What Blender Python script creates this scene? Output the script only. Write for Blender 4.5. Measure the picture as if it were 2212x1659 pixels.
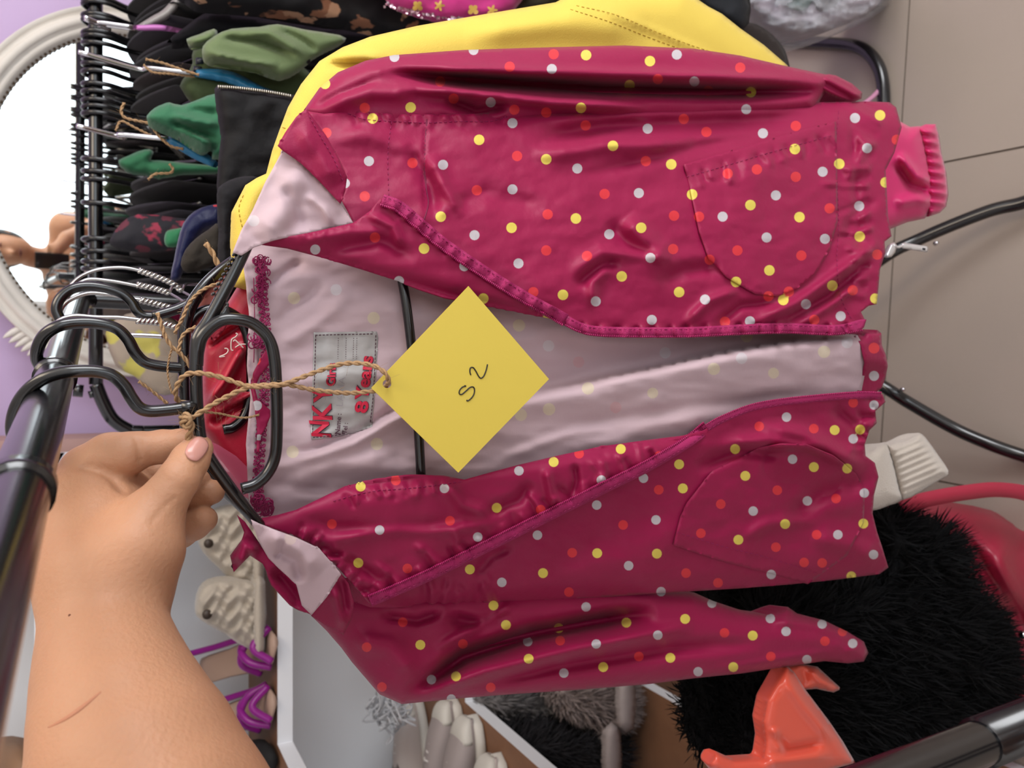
import bpy, bmesh, math, random
import numpy as np
from mathutils import Vector, Matrix
from mathutils.geometry import delaunay_2d_cdt

random.seed(7); RNG = np.random.RandomState(11)
for o in list(bpy.data.objects): bpy.data.objects.remove(o)
scene = bpy.context.scene
COL = scene.collection

# ---------------------------------------------------------------- camera (photo held sideways: image left is up)
F = 1600.0; W0, H0 = 2212.0, 1659.0
TH = math.radians(28.6); HC = 1.38
ct, st = math.cos(TH), math.sin(TH)
R_ = np.array([1.0, 0, 0]); FW = np.array([0, ct, -st]); UP = np.array([0, st, ct])
CAM = np.array([0, 0, HC])
cd = bpy.data.cameras.new('camera'); cam = bpy.data.objects.new('camera', cd); COL.objects.link(cam)
cd.sensor_fit = 'HORIZONTAL'; cd.sensor_width = 36.0; cd.lens = 36.0 * F / W0
cd.clip_start = 0.02; cd.clip_end = 60
m = Matrix((( -UP[0], R_[0], -FW[0], CAM[0]), (-UP[1], R_[1], -FW[1], CAM[1]), (-UP[2], R_[2], -FW[2], CAM[2]), (0, 0, 0, 1)))
cam.matrix_world = m
cd.dof.use_dof = True; cd.dof.focus_distance = 0.52; cd.dof.aperture_fstop = 11.0
scene.camera = cam

# ---------------------------------------------------------------- world, lights, exposure
vs = scene.view_settings
vs.view_transform = 'Standard'; vs.look = 'None'; vs.gamma = 1.0; vs.use_curve_mapping = False
vs.exposure = -0.22
wd = bpy.data.worlds.new('world'); scene.world = wd; wd.use_nodes = True
bg = wd.node_tree.nodes['Background']; bg.inputs[0].default_value = (0.75, 0.87, 1.0, 1); bg.inputs[1].default_value = 1.0

def area(name, loc, target, sx, sy, power, color):
    l = bpy.data.lights.new(name, 'AREA'); l.shape = 'RECTANGLE'; l.size = sx; l.size_y = sy
    l.energy = power; l.color = color
    o = bpy.data.objects.new(name, l); COL.objects.link(o); o.location = loc
    d = Vector(target) - Vector(loc); o.rotation_euler = d.to_track_quat('-Z', 'Y').to_euler()
    o['kind'] = 'helper'
    return o
# daylight coming through the shop window behind the photographer, plus two added unseen lights: overhead and right side
area('window_daylight', (0.55, -2.28, 1.55), (0.55, 1.0, 1.55), 2.3, 1.9, 40, (0.9, 0.96, 1.0))
area('added_ceiling_fill', (0.75, 0.25, 2.66), (0.75, 0.25, 0), 0.6, 1.1, 18, (1.0, 0.84, 0.66))  # added warm overhead fill, no such lamp in view
area('added_side_light', (2.30, -0.6, 1.75), (0, -0.6, 1.75), 1.3, 1.4, 74, (0.95, 0.97, 1.0))  # added for directional light from the right, window there is unseen

# ---------------------------------------------------------------- helpers
def lin(c):
    if isinstance(c, str):
        c = tuple(int(c[i:i + 2], 16) / 255 for i in (0, 2, 4))
    return tuple((x / 12.92 if x <= 0.04045 else ((x + 0.055) / 1.055) ** 2.4) for x in c)

def ray(px, py):
    px = np.asarray(px, float); py = np.asarray(py, float)
    a = (829.5 - py) / F; b = -(px - 1106.0) / F
    return a[..., None] * R_ + FW + b[..., None] * UP

def at(px, py, z):            # a point at depth z along the view axis
    return CAM + ray(px, py) * np.asarray(z, float)[..., None]

def onp(px, py, D, yaw=0.0, h=0.0):   # a point on the upright plane at distance D (turned by yaw), h towards the camera
    d = ray(px, py); n = np.array([math.sin(yaw), math.cos(yaw), 0])
    t = (np.asarray(D, float) - np.asarray(h, float)) / (d @ n)
    return CAM + d * t[..., None]

def onz(px, py, z):           # a point on the level plane at height z
    d = ray(px, py); t = (z - HC) / d[..., 2]
    return CAM + d * np.asarray(t)[..., None]

def link(o, parent=None):
    COL.objects.link(o)
    if parent is not None: o.parent = parent
    return o

def mesh_obj(name, verts, faces, mat, parent=None, smooth=True, mats=None, fmat=None):
    me = bpy.data.meshes.new(name)
    me.from_pydata([tuple(map(float, v)) for v in verts], [], [tuple(map(int, f)) for f in faces])
    for mm in (mats or [mat]): me.materials.append(mm)
    if smooth and len(me.polygons): me.polygons.foreach_set('use_smooth', [True] * len(me.polygons))
    if fmat is not None: me.polygons.foreach_set('material_index', list(map(int, fmat)))
    me.update()
    return link(bpy.data.objects.new(name, me), parent)

def tag(o, label=None, cat=None, group=None, kind=None):
    if label: o['label'] = label
    if cat: o['category'] = cat
    if group: o['group'] = group
    if kind: o['kind'] = kind
    return o

def empty(name, loc, label=None, cat=None, group=None, kind=None):
    o = bpy.data.objects.new(name, None); o.empty_display_size = 0.05
    COL.objects.link(o); o.location = tuple(map(float, loc))
    return tag(o, label, cat, group, kind)

def mob(name, verts, faces, mat, parent=None, **k):
    o = mesh_obj(name, verts, faces, mat, None, **k)
    if parent is not None:
        o.parent = parent
        if parent.type == 'EMPTY': o.matrix_parent_inverse = Matrix.Translation(-parent.location)
    return o

def catmull(pts, n=8, closed=False):
    P = np.asarray(pts, float)
    if len(P) < 3: 
        t = np.linspace(0, 1, n + 1)[:, None]; return P[0] * (1 - t) + P[-1] * t
    if closed: Q = np.vstack([P[-1], P, P[0], P[1]])
    else: Q = np.vstack([2 * P[0] - P[1], P, 2 * P[-1] - P[-2]])
    out = []
    for i in range(1, len(Q) - 2):
        p0, p1, p2, p3 = Q[i - 1], Q[i], Q[i + 1], Q[i + 2]
        for k in range(n):
            t = k / n
            out.append(0.5 * ((2 * p1) + (-p0 + p2) * t + (2 * p0 - 5 * p1 + 4 * p2 - p3) * t * t + (-p0 + 3 * p1 - 3 * p2 + p3) * t ** 3))
    if not closed: out.append(Q[-2])
    return np.array(out)

def tube_geo(path, rad, n=10, closed=False, squash=None):
    P = np.asarray(path, float); N = len(P)
    rad = np.broadcast_to(np.asarray(rad, float), (N,))
    T = np.gradient(P, axis=0)
    if closed: T = np.roll(P, -1, 0) - np.roll(P, 1, 0)
    T /= np.linalg.norm(T, axis=1)[:, None] + 1e-12
    a = np.array([0, 0, 1.0]) if abs(T[0][2]) < 0.9 else np.array([1.0, 0, 0])
    u = np.cross(T[0], a); u /= np.linalg.norm(u)
    V = []
    ang = np.linspace(0, 2 * np.pi, n, endpoint=False)
    for i in range(N):
        u = u - T[i] * (u @ T[i]); u /= np.linalg.norm(u) + 1e-12
        w = np.cross(T[i], u)
        V.append(P[i] + rad[i] * (np.cos(ang)[:, None] * u + np.sin(ang)[:, None] * w))
    V = np.vstack(V); Fc = []
    for i in range(N if closed else N - 1):
        j = (i + 1) % N
        for k in range(n):
            k2 = (k + 1) % n
            Fc.append((i * n + k, i * n + k2, j * n + k2, j * n + k))
    if not closed:
        Fc.append(tuple(range(n - 1, -1, -1))); Fc.append(tuple((N - 1) * n + k for k in range(n)))
    return V, Fc

class MB:                                     # collects pieces of ONE part
    def __init__(s): s.v = []; s.f = []; s.n = 0; s.m = []
    def add(s, V, Fc, mi=0):
        s.v.append(np.asarray(V, float)); s.f += [tuple(i + s.n for i in f) for f in Fc]; s.m += [mi] * len(Fc); s.n += len(V); return s
    def tube(s, path, rad, n=10, closed=False, mi=0): return s.add(*tube_geo(path, rad, n, closed), mi)
    def box(s, lo, hi, mi=0):
        x0, y0, z0 = lo; x1, y1, z1 = hi
        V = [(x0,y0,z0),(x1,y0,z0),(x1,y1,z0),(x0,y1,z0),(x0,y0,z1),(x1,y0,z1),(x1,y1,z1),(x0,y1,z1)]
        return s.add(V, [(0,3,2,1),(4,5,6,7),(0,1,5,4),(1,2,6,5),(2,3,7,6),(3,0,4,7)], mi)
    def build(s, name, mat, parent=None, smooth=True, mats=None):
        return mob(name, np.vstack(s.v), s.f, mat, parent, smooth=smooth, mats=mats, fmat=s.m if mats else None)

def bevel(o, w=0.002, seg=2):
    b = o.modifiers.new('bevel', 'BEVEL'); b.width = w; b.segments = seg; b.limit_method = 'ANGLE'
    return o

# --- value noise
_perm = RNG.rand(512, 512)
def vnoise(x, y):
    xi = np.floor(x).astype(int); yi = np.floor(y).astype(int); fx = x - xi; fy = y - yi
    fx = fx * fx * fx * (fx * (fx * 6 - 15) + 10); fy = fy * fy * fy * (fy * (fy * 6 - 15) + 10)
    g = lambda a, b: _perm[a % 512, b % 512]
    return (g(xi, yi) * (1 - fx) * (1 - fy) + g(xi + 1, yi) * fx * (1 - fy) + g(xi, yi + 1) * (1 - fx) * fy + g(xi + 1, yi + 1) * fx * fy) * 2 - 1
def fbm(x, y, o=3):
    s = 0; a = 1.0
    for k in range(o): s = s + a * vnoise(x * 2 ** k + 17.3 * k, y * 2 ** k + 5.1 * k); a *= 0.5
    return s

def seg_dist(X, Y, pts):
    """distance, signed side and parameter 0..1 along a polyline, for arrays of points"""
    P = np.asarray(pts, float); best = np.full(X.shape, 1e9); side = np.zeros(X.shape); par = np.zeros(X.shape)
    L = np.r_[0, np.cumsum(np.linalg.norm(np.diff(P, axis=0), axis=1))]
    for i in range(len(P) - 1):
        a, b = P[i], P[i + 1]; d = b - a; l2 = d @ d + 1e-12
        t = np.clip(((X - a[0]) * d[0] + (Y - a[1]) * d[1]) / l2, 0, 1)
        qx = X - a[0] - t * d[0]; qy = Y - a[1] - t * d[1]; r = np.hypot(qx, qy)
        m_ = r < best
        best = np.where(m_, r, best); side = np.where(m_, np.sign(d[0] * qy - d[1] * qx), side)
        par = np.where(m_, (L[i] + t * math.sqrt(l2)) / (L[-1] + 1e-9), par)
    return best, side, par

def inside(X, Y, poly):
    P = np.asarray(poly, float); c = np.zeros(np.shape(X), bool); j = len(P) - 1
    for i in range(len(P)):
        xi, yi = P[i]; xj, yj = P[j]
        cond = ((yi > Y) != (yj > Y)) & (X < (xj - xi) * (Y - yi) / (yj - yi + 1e-12) + xi)
        c ^= cond; j = i
    return c

def wr(*items):
    """folds: (kind, pts, width, mm [,taper]); kind r = rounded ridge (or valley), s = step (overlap)"""
    def f(X, Y):
        H = np.zeros(np.shape(X))
        for it in items:
            k, pts, w, a = it[:4]; tp = it[4] if len(it) > 4 else 1
            d, s, p = seg_dist(X, Y, pts)
            e = np.clip(np.minimum(p, 1 - p) * 5, 0, 1) if tp == 1 else (np.clip(p * 4, 0, 1) if tp == 2 else (np.clip((1 - p) * 4, 0, 1) if tp == 3 else 1.0))
            if k == 'r': H = H + a * e * np.exp(-(d / w) ** 2)
            else: H = H + a * e * np.tanh(s * d / w) * np.exp(-(d / (w * 9)) ** 2)
        return H * 0.0017
    return f

def resample(poly, step, closed=True):
    P = np.asarray(poly, float)
    if closed: P = np.vstack([P, P[0]])
    out = []
    for i in range(len(P) - 1):
        l = np.linalg.norm(P[i + 1] - P[i]); n = max(1, int(round(l / step)))
        for k in range(n): out.append(P[i] + (P[i + 1] - P[i]) * k / n)
    if not closed: out.append(P[-1])
    return np.array(out)

def tri2d(poly, step):
    B = resample(poly, step); lo = B.min(0); hi = B.max(0)
    gx, gy = np.meshgrid(np.arange(lo[0], hi[0], step), np.arange(lo[1], hi[1], step * 0.866))
    gx = gx + (np.arange(gx.shape[0]) % 2)[:, None] * step * 0.5
    gx = gx.ravel(); gy = gy.ravel(); k = inside(gx, gy, B); gx = gx[k]; gy = gy[k]
    if len(gx):
        d, _, _ = seg_dist(gx, gy, np.vstack([B, B[0]])); k = d > step * 0.55; gx = gx[k]; gy = gy[k]
    V = np.vstack([B, np.c_[gx, gy]]) if len(gx) else B
    nb = len(B); E = [(i, (i + 1) % nb) for i in range(nb)]
    r = delaunay_2d_cdt([Vector(v) for v in V], E, [], 0, 1e-4)
    Vo = np.array([tuple(v) for v in r[0]]); T = np.array(r[2])
    c = Vo[T].mean(1); T = T[inside(c[:, 0], c[:, 1], B)]
    # consistent orientation
    a, b, cc = Vo[T[:, 0]], Vo[T[:, 1]], Vo[T[:, 2]]
    ar = (b[:, 0] - a[:, 0]) * (cc[:, 1] - a[:, 1]) - (b[:, 1] - a[:, 1]) * (cc[:, 0] - a[:, 0])
    T[ar > 0] = T[ar > 0][:, ::-1]
    return Vo, T, B

class Surf:
    """a piece of cloth: outline, the upright plane it hangs in, and its height over that plane"""
    def __init__(s, poly, D, h, yaw=0.0, smooth=0):
        s.poly = catmull(poly, smooth, True) if smooth else np.asarray(poly, float)
        s.D, s.yaw = D, yaw; s.h = h if callable(h) else (lambda X, Y, c=h: np.full(np.shape(X), float(c)))
    def p(s, X, Y, dh=0.0):
        X = np.asarray(X, float); Y = np.asarray(Y, float)
        return onp(X, Y, s.D, s.yaw, s.h(X, Y) + dh)
    def sheet(s, name, mat, parent, step=7, thick=0.0008, mats=None, dots=None):
        V, T, B = tri2d(s.poly, step)
        o = mob(name, s.p(V[:, 0], V[:, 1]), T, mat, parent, mats=mats)
        if dots is not None: paint_dots(o, V, dots)
        if thick:
            sm = o.modifiers.new('cloth', 'SOLIDIFY'); sm.thickness = thick; sm.offset = -1
            if mats and len(mats) > 1: sm.material_offset = 1; sm.material_offset_rim = 1
        return o
    def pillow(s, name, mat, parent, step=10, T=0.02, R=40, back=1.0, mats=None, dots=None):
        V, Tr, B = tri2d(s.poly, step)
        d, _, _ = seg_dist(V[:, 0], V[:, 1], np.vstack([B, B[0]]))
        q = np.clip(d / R, 0, 1); bul = T * np.sqrt(np.clip(1 - (1 - q) ** 2, 0, 1)); edge = d < 1e-3
        hh = s.h(V[:, 0], V[:, 1]); e = np.clip(d / (R * 0.6), 0, 1)
        front = onp(V[:, 0], V[:, 1], s.D, s.yaw, hh * e + bul)
        # the back is the same outline, set back in depth; slightly drawn in so that it stays behind the front
        bk = front + np.array([math.sin(s.yaw), math.cos(s.yaw), 0]) * ((1 + back) * bul + 1e-5)[:, None]
        n = len(V); idx = np.arange(n) + n; idx[edge] = np.arange(n)[edge]
        Tb = idx[Tr[:, ::-1]]
        o = mob(name, np.vstack([front, bk]), list(map(tuple, Tr)) + list(map(tuple, Tb)), mat, parent, mats=mats)
        if dots is not None: paint_dots(o, np.vstack([V, V + 3000]), dots)
        return o
    def strip(s, pts, width, dh, step=6):
        """a flat ribbon lying on the cloth along a pixel path"""
        P = resample(catmull(pts, 6), step, False); t = np.gradient(P, axis=0); t /= np.linalg.norm(t, axis=1)[:, None] + 1e-9
        nrm = np.c_[-t[:, 1], t[:, 0]]
        w = np.broadcast_to(width, (len(P),)) if np.ndim(width) else np.full(len(P), width)
        A = P + nrm * w[:, None] / 2; Bq = P - nrm * w[:, None] / 2; C = P
        V = np.vstack([s.p(A[:, 0], A[:, 1], dh), s.p(C[:, 0], C[:, 1], dh + 0.0004), s.p(Bq[:, 0], Bq[:, 1], dh)])
        n = len(P); Fc = []
        for i in range(n - 1): Fc += [(i, i + 1, n + i + 1, n + i), (n + i, n + i + 1, 2 * n + i + 1, 2 * n + i)]
        return V, Fc
    def line(s, pts, dh=0.0, n=6):
        P = catmull(pts, n); return s.p(P[:, 0], P[:, 1], dh)

def paint_dots(o, V, dots):
    me = o.data; n = len(V)
    best = np.full(n, 999.0); col = np.zeros((n, 4)); col[:, 3] = 1
    for (x, y, c, r) in dots:
        d = np.hypot(V[:, 0] - x, V[:, 1] - y) / r; k = d < best
        best[k] = d[k]; col[k, :3] = c
    a = me.attributes.new('dot_distance', 'FLOAT', 'POINT'); a.data.foreach_set('value', best.astype(np.float32))
    b = me.attributes.new('dot_colour', 'FLOAT_COLOR', 'POINT'); b.data.foreach_set('color', col.astype(np.float32).ravel())

# ---------------------------------------------------------------- materials
MATS = {}
def mat(name, color, rough=0.6, spec=0.5, metal=0.0, bump=0.0, bscale=400, sheen=0.0, sss=0.0, sssr=(1, .4, .2), emit=None, emis=0, alpha=1.0, trans=0.0, var=0.0, vscale=6, coat=0.0):
    if name in MATS: return MATS[name]
    mt = bpy.data.materials.new(name); mt.use_nodes = True; nt = mt.node_tree; b = nt.nodes['Principled BSDF']
    c = lin(color) if isinstance(color, (str,)) else color
    b.inputs['Base Color'].default_value = (*c, 1); b.inputs['Roughness'].default_value = rough
    b.inputs['Specular IOR Level'].default_value = spec; b.inputs['Metallic'].default_value = metal
    if sheen: b.inputs['Sheen Weight'].default_value = sheen; b.inputs['Sheen Roughness'].default_value = 0.4
    if coat: b.inputs['Coat Weight'].default_value = coat; b.inputs['Coat Roughness'].default_value = 0.15
    if sss:
        b.inputs['Subsurface Weight'].default_value = sss; b.inputs['Subsurface Radius'].default_value = sssr; b.inputs['Subsurface Scale'].default_value = 0.004
    if emit: b.inputs['Emission Color'].default_value = (*lin(emit), 1); b.inputs['Emission Strength'].default_value = emis
    if trans: b.inputs['Transmission Weight'].default_value = trans
    if alpha < 1: b.inputs['Alpha'].default_value = alpha
    tc = nt.nodes.new('ShaderNodeTexCoord')
    if var:
        nz = nt.nodes.new('ShaderNodeTexNoise'); nz.inputs['Scale'].default_value = vscale; nz.inputs['Detail'].default_value = 3
        mx = nt.nodes.new('ShaderNodeMix'); mx.data_type = 'RGBA'
        mx.inputs[6].default_value = (*[x * (1 - var) for x in c], 1); mx.inputs[7].default_value = (*[min(1, x * (1 + var)) for x in c], 1)
        nt.links.new(tc.outputs['Object'], nz.inputs['Vector']); nt.links.new(nz.outputs['Fac'], mx.inputs[0]); nt.links.new(mx.outputs[2], b.inputs['Base Color'])
    if bump:
        n2 = nt.nodes.new('ShaderNodeTexNoise'); n2.inputs['Scale'].default_value = bscale; n2.inputs['Detail'].default_value = 4
        bp = nt.nodes.new('ShaderNodeBump'); bp.inputs['Strength'].default_value = bump; bp.inputs['Distance'].default_value = 0.002
        nt.links.new(tc.outputs['Object'], n2.inputs['Vector']); nt.links.new(n2.outputs['Fac'], bp.inputs['Height']); nt.links.new(bp.outputs[0], b.inputs['Normal'])
    MATS[name] = mt; return mt

def dot_mat(name, color, rough=0.45, soft=0.06, strength=1.0, sheen=0.25, bump=0.12):
    mt = mat(name, color, rough=rough, sheen=sheen, bump=bump * 2.2, bscale=95, spec=0.3)
    nt = mt.node_tree; b = nt.nodes['Principled BSDF']; c = lin(color)
    a = nt.nodes.new('ShaderNodeAttribute'); a.attribute_name = 'dot_distance'
    k = nt.nodes.new('ShaderNodeAttribute'); k.attribute_name = 'dot_colour'
    mr = nt.nodes.new('ShaderNodeMapRange'); mr.inputs[1].default_value = 1 - soft; mr.inputs[2].default_value = 1 + soft
    mr.inputs[3].default_value = strength; mr.inputs[4].default_value = 0.0
    mx = nt.nodes.new('ShaderNodeMix'); mx.data_type = 'RGBA'; mx.inputs[6].default_value = (*c, 1)
    nt.links.new(a.outputs['Fac'], mr.inputs[0]); nt.links.new(mr.outputs[0], mx.inputs[0]); nt.links.new(k.outputs['Color'], mx.inputs[7]); nt.links.new(mx.outputs[2], b.inputs['Base Color'])
    return mt

# ================================================================ the room
WY = math.radians(8.0)                      # the back wall is turned a little
WN = np.array([math.sin(WY), math.cos(WY), 0]); WT = np.array([math.cos(WY), -math.sin(WY), 0])
WD = 1.98
def struct(o, kind='structure'): o['kind'] = kind; return o

m_wall = mat('lavender_paint', 'C7AFD6', 0.75, bump=0.08, bscale=90)
m_side = mat('white_paint', 'D9D3CF', 0.8, bump=0.05, bscale=90)
m_pink = mat('dusty_pink_paint', 'B08C86', 0.75)
m_floor = mat('beige_tile', 'A2958A', 0.42, var=0.06, vscale=2.5, bump=0.03, bscale=30)
m_grout = mat('dark_grout', '766C63', 0.9)
m_board = mat('white_laminate', 'E4E6EB', 0.45)
m_panel = mat('white_back_panel', 'EDEEF0', 0.6)
m_woodtop = mat('brown_board_face', '8A6248', 0.6, var=0.2, vscale=30)
m_chrome = mat('chrome', 'D8D8DC', 0.16, metal=1.0)
m_black = mat('black_tube_paint', '0B0B0E', 0.22, spec=0.6, coat=0.3)
m_bplastic = mat('black_hanger_plastic', '0C0C0E', 0.24, spec=0.6, coat=0.25)

# floor: slab with separate tiles, joints recessed
fl = MB().box((-3.4, -2.6, -0.06), (3.6, 3.6, -0.004)).build('floor', m_grout, None, smooth=False); struct(fl)
tdir = math.radians(-4)                     # joints run almost along the view
# joint lines measured in the photo
pA = onz(2120, 335, 0.0); pB = onz(1957, 120, 0.0)
TS = 0.60; ca, sa = math.cos(tdir), math.sin(tdir)
tw = TS - 0.004
tm = MB().box((-tw / 2, -tw / 2, -0.008), (tw / 2, tw / 2, 0.0))
me_t = None; k = 0
ex = np.array([ca, sa, 0]); ey = np.array([-sa, ca, 0])
ox = pA @ ex; oy = pB @ ey
for i in range(-5, 5):
    for j in range(-4, 5):
        c = ex * (ox + (i + 0.5) * TS) + ey * (oy + (j + 0.5) * TS)
        if not (-1.6 < c[0] < 2.6 and -1.6 < c[1] < 3.2): continue
        if me_t is None:
            t0 = tm.build('floor_tile', m_floor, None, smooth=False); me_t = t0.data; t = t0
        else:
            t = link(bpy.data.objects.new('floor_tile', me_t))
        t.location = (c[0], c[1], 0); t.rotation_euler = (0, 0, tdir); t.parent = fl

def wall_slab(name, p0, p1, z0, z1, th, mt):
    p0 = np.array(p0, float); p1 = np.array(p1, float); d = p1 - p0; d /= np.linalg.norm(d); n = np.array([-d[1], d[0]]) * th
    V = [(*p0, z0), (*p1, z0), (*(p1 + n), z0), (*(p0 + n), z0), (*p0, z1), (*p1, z1), (*(p1 + n), z1), (*(p0 + n), z1)]
    return struct(mob(name, V, [(0,3,2,1),(4,5,6,7),(0,1,5,4),(1,2,6,5),(2,3,7,6),(3,0,4,7)], mt, None, smooth=False))
b0 = WN * WD - WT * 1.6; b1 = WN * WD + WT * 2.6
wall_slab('wall_back', b0[:2], b1[:2], 0, 2.72, 0.1, m_wall)
wall_slab('wall_left', (-1.0, -2.4), (-1.0, 2.3), 0, 2.72, 0.1, m_side)
wall_slab('wall_right', (2.35, 2.3), (2.35, -2.4), 0, 2.72, 0.1, m_side)
# wall behind the photographer with the shop window
wf = MB(); wx0, wx1, wz0, wz1 = -0.65, 1.75, 0.55, 2.5
wf.box((-1.1, -2.5, 0), (wx0, -2.4, 2.72)); wf.box((wx1, -2.5, 0), (2.45, -2.4, 2.72)); wf.box((wx0, -2.5, 0), (wx1, -2.4, wz0)); wf.box((wx0, -2.5, wz1), (wx1, -2.4, 2.72))
struct(wf.build('wall_front', m_side, None, smooth=False))
w1 = MB()
for a, b in (((wx0, -2.42, wz0), (wx0 + .05, -2.36, wz1)), ((wx1 - .05, -2.42, wz0), (wx1, -2.36, wz1)), ((wx0, -2.42, wz0), (wx1, -2.36, wz0 + .05)), ((wx0, -2.42, wz1 - .05), (wx1, -2.36, wz1))): w1.box(a, b)
struct(w1.build('window_1', mat('white_frame', 'DCDCDC', 0.4), None, smooth=False))
struct(MB().box((-1.1, -2.5, 2.72), (2.45, 2.5, 2.8)).build('ceiling', mat('ceiling_white', 'E8E4DE', 0.8), None, smooth=False))
w2 = MB()
for a, b in (((2.28, -1.31, 1.05), (2.35, -1.25, 2.45)), ((2.28, .05, 1.05), (2.35, .11, 2.45)), ((2.28, -1.31, .99), (2.35, .11, 1.05)), ((2.28, -1.31, 2.45), (2.35, .11, 2.51))): w2.box(a, b)
struct(w2.build('added_window_frame', MATS['white_frame'], None, smooth=False))  # frame added on the solid wall round the invented side light
lp = MB()
for a, b in (((.42, -.33, 2.64), (.45, .83, 2.72)), ((1.05, -.33, 2.64), (1.08, .83, 2.72)), ((.42, -.33, 2.64), (1.08, -.30, 2.72)), ((.42, .80, 2.64), (1.08, .83, 2.72))): lp.box(a, b)
tag(lp.build('added_ceiling_frame', MATS['white_frame'], None, smooth=False), 'added white frame round the unseen fill light on the ceiling above the racks', 'light')  # frame added to dress the overhead fill as a fixture
# dusty pink wall return left of the mirror
struct(MB().box((-0.98, 1.74, 0), (-0.111, 1.92, 2.72)).build('trim_1', m_pink, None, smooth=False))

# ---------------------------------------------------------------- L-shaped white shelving
sh = empty('corner_shelving', (-0.8, 1.5, 0), 'white corner shelving unit with stacked open shelves behind the arm', 'shelving')
FX, FY = -0.655, 1.385; BX, BY = -0.955, 1.70; RX = -0.135; NY = 0.10
levels = [0.03, 0.36, 0.735, 1.11, 1.482, 1.86, 2.22]
TB = 0.027
mt_sh = None
for zi, z in enumerate(levels):
    V = [(BX, NY), (FX, NY), (FX, FY), (RX, FY), (RX, BY), (BX, BY)]
    vv = [(x, y, z - TB) for x, y in V] + [(x, y, z) for x, y in V]
    ff = [(5, 4, 3, 2), (5, 2, 1, 0), (6, 7, 8, 11), (8, 9, 10, 11)] + [(i, (i + 1) % 6, 6 + (i + 1) % 6, 6 + i) for i in range(6)]
    o = mob('shelf_board', vv, ff, None, sh, smooth=False, mats=[m_board, m_woodtop], fmat=[0, 0, 1, 1] + [0] * 6)
bk = MB().box((BX, BY, 0), (RX, BY + .012, 2.22)).build('back_panel', m_panel, sh, smooth=False)
MB().box((BX - .012, NY, 0), (BX, BY, 2.22)).build('side_panel', m_panel, sh, smooth=False)
MB().box((RX - .02, FY + .004, 0), (RX, BY, 2.22)).build('end_panel', m_board, sh, smooth=False)

# ---------------------------------------------------------------- near clothes rack: rail, far and near post, arched feet
r1 = 0.0112
P1 = at(102, 868, 0.419); az = math.radians(11.5); RD = np.array([math.sin(az), math.cos(az), 0])
PN = P1 - RD * 0.50; PF = P1 + RD * 0.58
def rail_pt(s): return P1 + RD * s
rk = empty('clothes_rack', (*PF[:2], 0), 'black metal clothes rack running past the hand with the jacket hanger on it', 'clothes rack')
MB().tube(catmull([PN + RD * 0.02 - [0, 0, .0], P1 - RD * .2, P1, P1 + RD * .3, PF - RD * .03], 6), r1, 24).build('rail', m_black, rk)
for s in (-0.155, 0.075): MB().tube([rail_pt(s) - RD * .006, rail_pt(s) + RD * .006], r1 + .0016, 24).build('rail_collar', m_black, rk)
far = MB(); zt = P1[2]
far.tube(catmull([PF - RD * .03, PF - RD * .008 - [0, 0, .008], PF - [0, 0, .03], PF - [0, 0, .4], (*PF[:2], 0.14)], 8), r1, 16).build('post', m_black, rk)
# arched far foot, measured in the photo: apex behind the hem, ends run out at the lower frame edge
fa = [onz(2300, 400, 0.02), onz(2212, 437, 0.03), onz(2130, 458, 0.05), onz(1990, 515, 0.09), onz(1890, 570, 0.13)]
ap = np.array([PF[0], PF[1], 0.145])
fb = [onz(1900, 830, 0.13), onz(1960, 868, 0.10), onz(2060, 925, 0.06), onz(2140, 960, 0.04), onz(2212, 985, 0.02), onz(2300, 1010, 0.012)]
MB().tube(catmull(fa + [ap], 8), r1, 16).build('foot', m_black, rk)
MB().tube(catmull([ap] + fb, 8), r1, 16).build('foot', m_black, rk)
for q in (onz(2016, 528, 0.098), onz(1945, 841, 0.115)):
    MB().add(*tube_geo([q + [0, -.006, .004], q + [0, -.013, .010]], [.004, .003], 10)).build('bolt', m_chrome, rk)
MB().tube(catmull([PN + RD * .02, PN - RD * .0 - [0, 0, .012], PN - [0, 0, .05], PN - [0, 0, .4], (*PN[:2], 0.05)], 8), r1, 20).build('post', m_black, rk)
MB().tube(catmull([(PN[0] - .22, PN[1], .012), (PN[0] - .1, PN[1], .03), (PN[0], PN[1], .05), (PN[0] + .1, PN[1], .03), (PN[0] + .22, PN[1], .012)], 6), r1, 12).build('foot', m_black, rk)
npost = at(2150, 1592, 0.40)
ru = empty('rack_upright', (*npost[:2], 0), 'black metal upright of a rack close to the lens in the lower right corner', 'clothes rack')
nx_, ny_ = npost[0], npost[1]
MB().tube(catmull([(nx_ - .04, ny_, 1.80), (nx_ - .008, ny_, 1.792), (nx_, ny_, 1.76), (nx_, ny_, 1.3), (nx_, ny_, 0.6), (nx_, ny_, 0.03)], 8), r1, 24).build('post', m_black, ru)
MB().tube([(nx_ - .04, ny_, 1.80), (nx_ - .38, ny_, 1.80)], r1, 16).build('rail', m_black, ru)
MB().tube(catmull([(nx_ - .38, ny_, 1.80), (nx_ - .412, ny_, 1.792), (nx_ - .42, ny_, 1.76), (nx_ - .42, ny_, 0.6), (nx_ - .42, ny_, 0.012)], 8), r1, 16).build('post', m_black, ru)
c0 = at(2105, 1592, 0.40); MB().tube([(npost[0], npost[1], c0[2] + .004), (npost[0], npost[1], c0[2] - .3)], r1 + .0016, 24).build('post_sleeve', m_black, ru)
for s_ in (-1, 1): MB().tube(catmull([(npost[0], npost[1], .05), (npost[0], npost[1] + s_ * .1, .03), (npost[0], npost[1] + s_ * .2, .012)], 6), r1, 12).build('foot', m_black, ru)

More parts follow.
